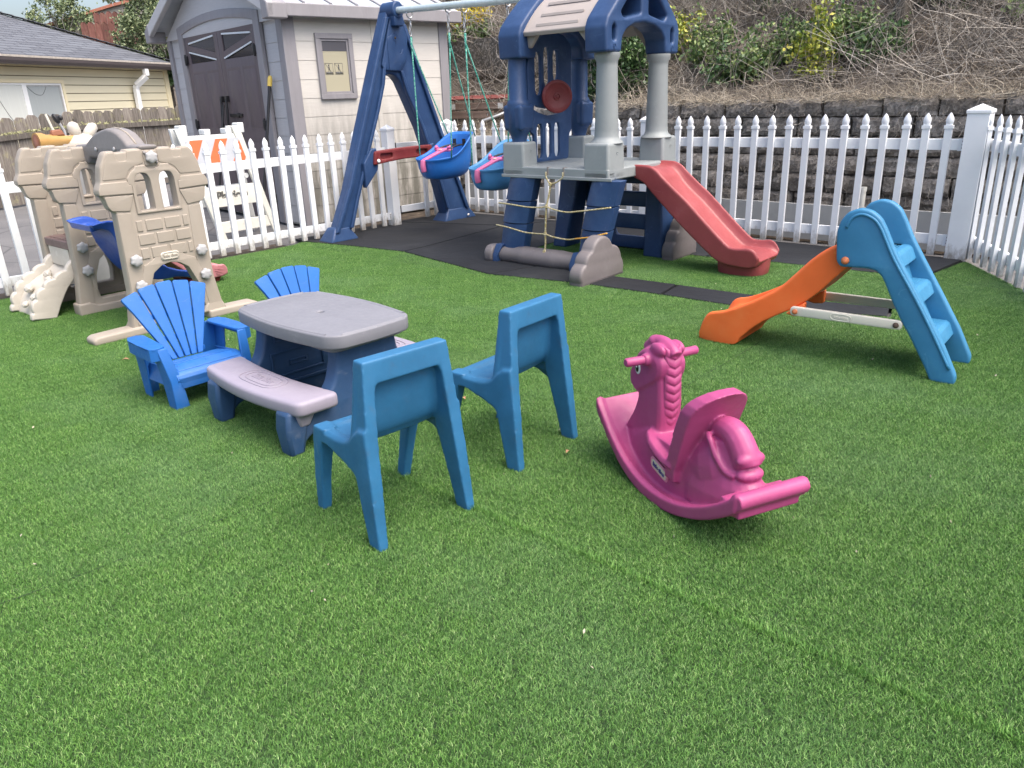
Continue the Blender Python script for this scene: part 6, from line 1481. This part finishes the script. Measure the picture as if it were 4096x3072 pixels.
# tie arch over the gap
dm=[(-.045,1.165),(-.05,1.19),(.118,1.192),(.156,1.222),(.225,1.262),(.311,1.286),(.40,1.295),(.49,1.283),(.60,1.262),(.70,1.228),(.793,1.190),(.97,1.185),(.998,1.165),(1.0,1.075),(.985,1.058),(.80,1.058),(.76,1.10),(.12,1.10),(.08,1.14)]
ta=panel('tie_arch',dm,[],.13,'castle_grey',CS,'vz',.0,.02,.02)
for (a,b) in ((.60,1.16),(.30,1.165),(.93,1.13),(.85,1.10),(.945,1.085)):
    MB().lathe([(.014,0),(.014,-.006),(.008,-.010),(0,-.010)],14,'x',(-.068,a,b)).obj('bolt','knob',ta,ang=None)
MB().tube([(-.0,v,z+.001) for v,z in dm[2:11]],.006,6).obj('seam','castle_tan',ta,ang=None)
# deck, ramp, pink slide end, blue chute
dkk=MB().box(-.275,.275,.935,1.415,.462,.525); d_=dkk.obj('deck','deck_brown',CS,bev=.010)
gg=MB()
for i in range(5):
    for j in range(3): gg.box(-.25+.105*i,-.17+.105*i,.96+.15*j,1.085+.15*j,.525,.531)
gg.obj('deck_tiles','deck_brown',d_,bev=.004)
rt=[(-.245,.385),(-.295,.335),(-.355,.298),(-.415,.268),(-.465,.240),(-.510,.200),(-.548,.150),(-.578,.095),(-.595,.045),(-.600,.0)]
rb_=[(-.272,.28),(-.285,.26),(-.31,.235),(-.34,.205),(-.365,.17),(-.39,.13),(-.415,.09),(-.435,.05),(-.452,.02),(-.458,.0)]
rings=[]
for (a,z),(c,zz) in zip(catmull(rt,3),catmull(rb_,3)): rings.append([(a+.02,.985,z-.02),(a+.032,1.05,z-.034),(a+.032,1.31,z-.034),(a+.02,1.375,z-.02),(c,1.37,max(0,zz)),(c,.99,max(0,zz))])
rmp=MB().loft(rings).box(-.27,-.235,.99,1.37,.33,.465).obj('climbing_ramp','cream',CS,ang=50)
for y0,y1 in ((.935,.992),(1.368,1.425)):
    P=[]; base=catmull(rt,9); acc=0
    for i,(a,z) in enumerate(base):
        if i: acc+=math.hypot(a-base[i-1][0],z-base[i-1][1])
        nx,nz=-.72,.69; sc=abs(math.sin(acc/.098*math.pi))**.55*.022+.010; P.append((a+nx*sc,max(0,z+nz*sc)))
    P=P+[(c,max(0,z)) for c,z in rb_[::-1]]
    panel('scalloped_side',P,[],y1-y0,'cream',rmp,'uz',(y0+y1)/2,.010,.006)
for a,z,y,s in ((-.36,.275,1.25,1),(-.40,.255,1.12,.9),(-.50,.190,1.27,1.1),(-.53,.150,1.10,.9),(-.57,.09,1.20,.8)):
    MB().ell((a,y,z),(.036*s,.040*s,.026*s),7,5,Matrix.Rotation(R(-40),3,'Y')).obj('foothold','cream',rmp,ang=25)
pk_t=[(.26,.52),(.36,.46),(.50,.335),(.62,.245),(.70,.200),(.791,.174),(.86,.156),(.905,.150),(.935,.108),(.932,.066)]
pk_b=[(.26,.44),(.33,.38),(.45,.25),(.57,.145),(.66,.085),(.76,.060),(.83,.053),(.885,.052),(.91,.056),(.92,.060)]
rings=[]
for (a,z),(c,zz) in zip(catmull(pk_t,3),catmull(pk_b,3)):
    e=.03*max(0,(a-.84)/.09); dp=.05*max(0.05,1-max(0,(a-.80)/.13)); y0,y1=.955+e,1.395-e
    rings.append([(a,y0,z),(a,y0+.03,z),(a,y0+.055,z-dp),(a,y1-.055,z-dp),(a,y1-.03,z),(a,y1,z),(c,y1-.01,zz),(c,y0+.01,zz)])
pks=fused('pink_slide',MB().loft(rings),'slide_pink',CS,.0075,3,.5); pks['label']='faded pink end of the castle slide with moulded stripes'
MB().loft([[(.62,1.02,0),(.86,1.02,0),(.86,1.33,0),(.62,1.33,0)],[(.60,.99,.07),(.885,.99,.07),(.885,1.36,.07),(.60,1.36,.07)]]).obj('slide_foot','bar_red',pks,bev=.015)
dt=MB(); 
for a,b,c,d in ((.80,.115,.90,.085),(.80,.135,.885,.118),(.81,.095,.865,.072)): dt.beam((a,.956,b),(c,.96,d),.004,.004)
dt.lathe([(.011,0),(.011,-.004),(.006,-.006),(0,-.006)],12,'y',(.755,.958,.135)).lathe([(.011,0),(.011,-.004),(.006,-.006),(0,-.006)],12,'y',(.715,.958,.105)); dt.beam((.795,.956,.165),(.765,.957,.062),.004,.004); dt.obj('moulded_stripes','slide_pink',pks)
bt=[(-.32,.700),(-.25,.712),(-.18,.708),(-.10,.66),(-.03,.55),(.03,.44),(.10,.36),(.18,.315),(.27,.290),(.30,.27)]
bb=[(-.30,.672),(-.24,.665),(-.195,.63),(-.165,.53),(-.11,.41),(-.05,.32),(.02,.275),(.10,.262),(.19,.262),(.26,.245)]
rings=[]
for (a,z),(c,zz) in zip(catmull(bt,3),catmull(bb,3)):
    y0,y1=.28,.74; dp=.05
    rings.append([(a,y0,z),(a,y0+.02,z+.006),(a,y0+.045,z),(a+.01,y0+.06,z-dp),(a+.01,y1-.06,z-dp),(a,y1-.045,z),(a,y1-.02,z+.006),(a,y1,z),(c,y1-.03,zz),(c,y0+.03,zz)])
bs=fused('blue_chute',MB().loft(rings),'slide_blue',CS,.006,3,.5)
MB().tube(catmull([(-.10,.28,.35),(-.105,.265,.32),(-.09,.262,.30),(-.08,.275,.315)],4),.004,6).box(-.125,-.105,.27,.29,.33,.39).obj('hook','chain',bs,ang=None)

# ---------- toys piled on a bin beyond the fence ----------
tp_=np.array([-2.288,5.127])
def cw_(u,v): return tuple(tp_+np.array([math.cos(CA),math.sin(CA)])*u+np.array([-math.sin(CA),math.cos(CA)])*v)
bn=cw_(.33,2.15)
BNN=thing('storage_bin','grey storage bin behind the castle walls beyond the fence','bin',(bn[0],bn[1],-.02),CA)
MB().loft([[(-.26,-.2,0),(.26,-.2,0),(.26,.2,0),(-.26,.2,0)],[(-.30,-.24,1.05),(.30,-.24,1.05),(.30,.24,1.05),(-.30,.24,1.05)]]).obj('bin_body','bin_grey',BNN,bev=.02)
MB().box(-.32,.32,-.26,.26,1.05,1.10).obj('bin_lid','bin_grey',BNN,bev=.01)
ty=thing('toy_telescope','ochre and brown toy telescope lying on the bin behind the castle','toy',(*cw_(.20,2.05),1.185),CA+.1)
MB().lathe([(.074,-.17),(.070,-.12),(.054,-.085),(.052,-.01),(.046,.0),(.044,.06),(.038,.065),(.036,.16)],20,'x').obj('tube','toy_ochre',ty,ang=45)
MB().lathe([(.060,-.171),(.058,-.172),(0,-.172)],20,'x').obj('tube_mouth','toy_brown',ty,ang=None)
MB().loft([[(-.05,-.03,.04),(.06,-.03,.04),(.06,.03,.04),(-.05,.03,.04)],[(-.04,-.02,.085),(.04,-.02,.09),(.04,.02,.09),(-.04,.02,.085)]]).obj('sight','toy_brown',ty,bev=.01)
ty=thing('toy_water_wheel','cream knobbly plastic toy lying beside the telescope','toy',(*cw_(.385,2.10),1.13),CA)
MB().ell((0,0,.02),(.15,.12,.085),20,12).obj('dome','cream',ty,ang=None)
for q,(a,b,c,rr) in enumerate(((-.13,-.02,.055,.045),(-.03,-.02,.13,.048),(.10,0,.115,.045))):
    d=Vector((a,b,c)); MB().tube([tuple(d*.5),tuple(d*.95),tuple(d*1.35),tuple(d*1.5)],[rr*.85,rr,rr*.9,rr*.4],14).obj('knobbly_bump','cream',ty,ang=None)
for i,(lab,p,q,m_,r_) in enumerate((('thin wooden stick standing behind the pile of toys',cw_(.33,2.35),cw_(.27,2.40),'bar_cream',.010),)):
    pole('wooden_stick',lab,(p[0],p[1],1.08),(q[0],q[1],1.395),r_,m_,'stick')
sm=pole('brush','white-handled black scrubbing brush standing on the toy pile','x',(0,0,0),.01,'bar_cream','x') if False else None
p=cw_(.385,2.36); bz=thing('scrub_brush','small black-headed brush with a pale handle behind the toys','brush',(p[0],p[1],1.12),CA)
MB().tube([(0,0,0),(-.01,0,.14),(-.035,0,.20)],.010,8).obj('handle','knob',bz); MB().ell((-.055,0,.235),(.022,.03,.045),10,8,Matrix.Rotation(R(-25),3,'Y')).ell((-.02,0,.24),(.022,.025,.022),10,8).obj('head','black',bz,ang=30)
# ---------- dead leaves on the turf ----------
def dead_leaf(lb,x,y,s,rz,z=.024):
    V=[(0,0,0),(s*.5,s*.28,.010),(s,0,.004),(s*.5,-s*.25,.012),(s*.5,0,.002)]; o=mesh_obj('dead_leaf',V,[(0,4,1),(1,4,2),(2,4,3),(3,4,0)],'dead_leaf',ang=None,loc=(x,y,z),rot=(.1,.1,rz)); tag(o,lb,'leaf','dead leaves lying on the turf')
dead_leaf('tan dead leaf lying on the turf at the left of the adirondack chair',-2.30,4.30,.045,.2)
dead_leaf('reddish dead leaf on the turf between the farther chair and the rocking horse',.21,2.82,.032,1.1)
dead_leaf('brown crumpled leaf on the turf under the farther chair seat',-.23,3.46,.035,2.0)
# ================= ARTIFICIAL TURF =================
def inpoly(P,pts):
    x,y=pts[:,0],pts[:,1]; c=np.zeros(len(pts),bool); n=len(P)
    for i in range(n):
        x0,y0=P[i-1];x1,y1=P[i]; m=((y0>y)!=(y1>y)); 
        with np.errstate(divide='ignore',invalid='ignore'): xx=(x1-x0)*(y-y0)/(y1-y0)+x0
        c^=m&(x<xx)
    return c
def blades(XY,lean,h=.0105,w=.00105,dirs=None,spread=1.35):
    n=len(XY); H=h*npr.uniform(.65,1.15,n); a=npr.uniform(0,2*math.pi,n); k=npr.random(n)**.5*spread
    dx=np.cos(a)*k+lean[0]; dy=np.sin(a)*k+lean[1]; L=np.sqrt(1+dx**2+dy**2)*.82; dx=dx/L*H; dy=dy/L*H; dz=H/L*1.02
    f=npr.uniform(0,math.pi,n); wx,wy=np.cos(f)*w*npr.uniform(.7,1.3,n),np.sin(f)*w*npr.uniform(.7,1.3,n)
    b=np.stack([XY[:,0],XY[:,1],np.full(n,.0)],1); m=b+np.stack([dx*.40,dy*.40,dz*.62],1); t=b+np.stack([dx,dy,dz],1); W=np.stack([wx,wy,np.zeros(n)],1)
    V=np.stack([b-W*.5,b+W*.5,m+W*.5,m-W*.5,t+W*.22,t-W*.22],1).reshape(-1,3); base=np.arange(n)[:,None]*6
    Fq=np.concatenate([base+np.array([[0,1,2,3]]),base+np.array([[3,2,4,5]])],1).reshape(-1,4); return V,Fq,np.repeat(npr.random(n),2)
TS=.28; ND=11500
tile=npr.random((ND,2))*TS-TS/2
tv=blades(tile,(.20,.0))
# pile direction per roll of turf
def pile(x,y):
    p=np.array([x,y]); s=p@np.array([.7410,.6716]); t=p@np.array([-.6716,.7410])   # across the rolls
    return 0
g=R(47.6); E1=np.array([math.cos(g),math.sin(g)]); E2=np.array([-E1[1],E1[0]])
org=np.array([-.572,2.805])
def roll_angle(x,y):
    q=(np.array([x,y])-org)@E1          # the long seam runs through org along -E2
    return g+math.pi/2+.15 if q>0 else g-math.pi/2+.45
pts=[];rots=[];edge=[]
PA=np.array(TURF); mn=PA.min(0)-1; mx=PA.max(0)+1
r0=int(22/TS)
for i in range(-r0,r0):
    for j in range(-r0,r0):
        c=org+E1*TS*(i+.5)+E2*TS*(j+.5)
        if not (mn[0]<c[0]<mx[0] and mn[1]<c[1]<mx[1]): continue
        # skip what the camera cannot plausibly see
        if c[1]<.55 or abs(c[0])>.9*c[1]+1.3: continue
        cs=np.array([c+E1*a*TS/2+E2*b*TS/2 for a in (-1,0,1) for b in (-1,0,1)]); ins=inpoly(TURF,cs)
        if ins.all():
            pts.append((c[0],c[1],.004)); rots.append(g+(math.pi/2 if i>=0 else 0))
        elif ins.any():
            d=np.linalg.norm(c); nb_=int(ND*min(1,(3.5/d))*.9); q=npr.random((nb_,2))*TS-TS/2; w=c+q[:,:1]*E1+q[:,1:]*E2; w=w[inpoly(TURF,w)]
            edge.append(w)
EW=np.concatenate(edge)
la=(.10,.17)
ev=blades(EW,la)
ev[0][:,2]+=.004
# raised fuzzy seams between the rolls
sm=[]
def seam(a,b,n,wd=.006): 
    a=np.array(a);b=np.array(b); t=npr.random((n,1)); sm.append(a+(b-a)*t+npr.normal(size=(n,2))*wd)
seam((-.62,2.85),(1.75,.72),3600,.007)
SV=blades(np.concatenate(sm),(.05,.1),.021,.0015,None,.9); SV[0][:,2]+=.004
SVr=(SV[0],SV[1],np.clip(SV[2]*.55+.38,0,1))
tv=(tv[0],tv[1],tv[2]); nT=len(tv[0]); nE=len(ev[0])
allV,allF,allR=merge(tv,ev,SVr)
nv=len(allV); P=np.array(pts)
V2=np.concatenate([allV,P])
tf=npmesh('artificial_turf',V2,allF,'blade',allR); me=tf.data
k=me.attributes.new('part','INT','POINT'); kv=np.zeros(len(V2),np.int32); kv[nT:nv]=2; kv[nv:]=1; k.data.foreach_set('value',kv)
rt_=me.attributes.new('rot','FLOAT','POINT'); rv=np.zeros(len(V2),np.float32); rv[nv:]=np.array(rots); rt_.data.foreach_set('value',rv)
tag(tf,'bright green artificial turf covering the play yard','turf',None,'stuff')
ng=bpy.data.node_groups.new('turf_tiles','GeometryNodeTree'); ng.interface.new_socket('Geometry',in_out='INPUT',socket_type='NodeSocketGeometry'); ng.interface.new_socket('Geometry',in_out='OUTPUT',socket_type='NodeSocketGeometry')
N=ng.nodes; L=ng.links; gi=N.new('NodeGroupInput'); go=N.new('NodeGroupOutput')
def named(nm,t): q=N.new('GeometryNodeInputNamedAttribute'); q.data_type=t; q.inputs[0].default_value=nm; return q.outputs[0]
pa=named('part','INT')
def sep(geo,val):
    c=N.new('FunctionNodeCompare'); c.data_type='INT'; c.operation='EQUAL'; L.new(pa,c.inputs[2]); c.inputs[3].default_value=val
    s=N.new('GeometryNodeSeparateGeometry'); s.domain='POINT'; L.new(geo,s.inputs[0]); L.new(c.outputs[0],s.inputs[1]); return s.outputs[0]
g0=sep(gi.outputs[0],0); g1=sep(gi.outputs[0],1); g2=sep(gi.outputs[0],2)
iop=N.new('GeometryNodeInstanceOnPoints'); L.new(g1,iop.inputs['Points']); L.new(g0,iop.inputs['Instance'])
cx_=N.new('ShaderNodeCombineXYZ'); L.new(named('rot','FLOAT'),cx_.inputs[2]); L.new(cx_.outputs[0],iop.inputs['Rotation'])
jn=N.new('GeometryNodeJoinGeometry'); L.new(iop.outputs[0],jn.inputs[0]); L.new(g2,jn.inputs[0]); L.new(jn.outputs[0],go.inputs[0])
md=tf.modifiers.new('turf','NODES'); md.node_group=ng
print('tiles',len(pts),'edge blades',len(EW))

# dark open joints between the rolls of turf
def joint(path,w0,z=.0115):
    P=catmull([(p[0],p[1]) for p in path],14); L_=[];R_=[]
    for i,p in enumerate(P):
        q=P[min(i+1,len(P)-1)]; o=P[max(i-1,0)]; t=np.array([q[0]-o[0],q[1]-o[1]]); t/=np.linalg.norm(t); n=np.array([-t[1],t[0]]); w=w0*abs(rnd.gauss(.5,.45)); j=rnd.uniform(-.002,.002)
        L_.append((p[0]+n[0]*(w+j),p[1]+n[1]*(w+j),z)); R_.append((p[0]-n[0]*(w-j),p[1]-n[1]*(w-j),z))
    k=len(P); o=mesh_obj('turf_joint',L_+R_,[(i,i+1,k+i+1,k+i) for i in range(k-1)],'turf_base',ang=None); tag(o,kind='structure')
joint([(-1.75,1.83),(-1.4,2.1),(-1.14,2.35),(-.8,2.63)],.0045)
joint([(.26,3.0),(.72,3.41),(1.1,3.82),(1.47,4.24)],.0035)
joint([(-.92,3.45),(-.62,4.4),(-.44,5.31),(.05,5.84)],.004)
joint([(-2.1,6.76),(-1.8,7.2),(-1.5,7.62)],.004)

n=90; q=npr.uniform(0,1,(n,2)); X=-3+6*q[:,0]; Y=1.3+4.5*q[:,1]; k_=inpoly(TURF,np.stack([X,Y],1)); X,Y=X[k_],Y[k_]
V,Fq,r=leaves(np.stack([X,Y,np.full(len(X),.017)],1),.0055,.9,2.0,.5); tag(npmesh('turf_debris',V,Fq,'straw',r),'tiny crumbs of dry leaf scattered over the turf','debris',None,'stuff')
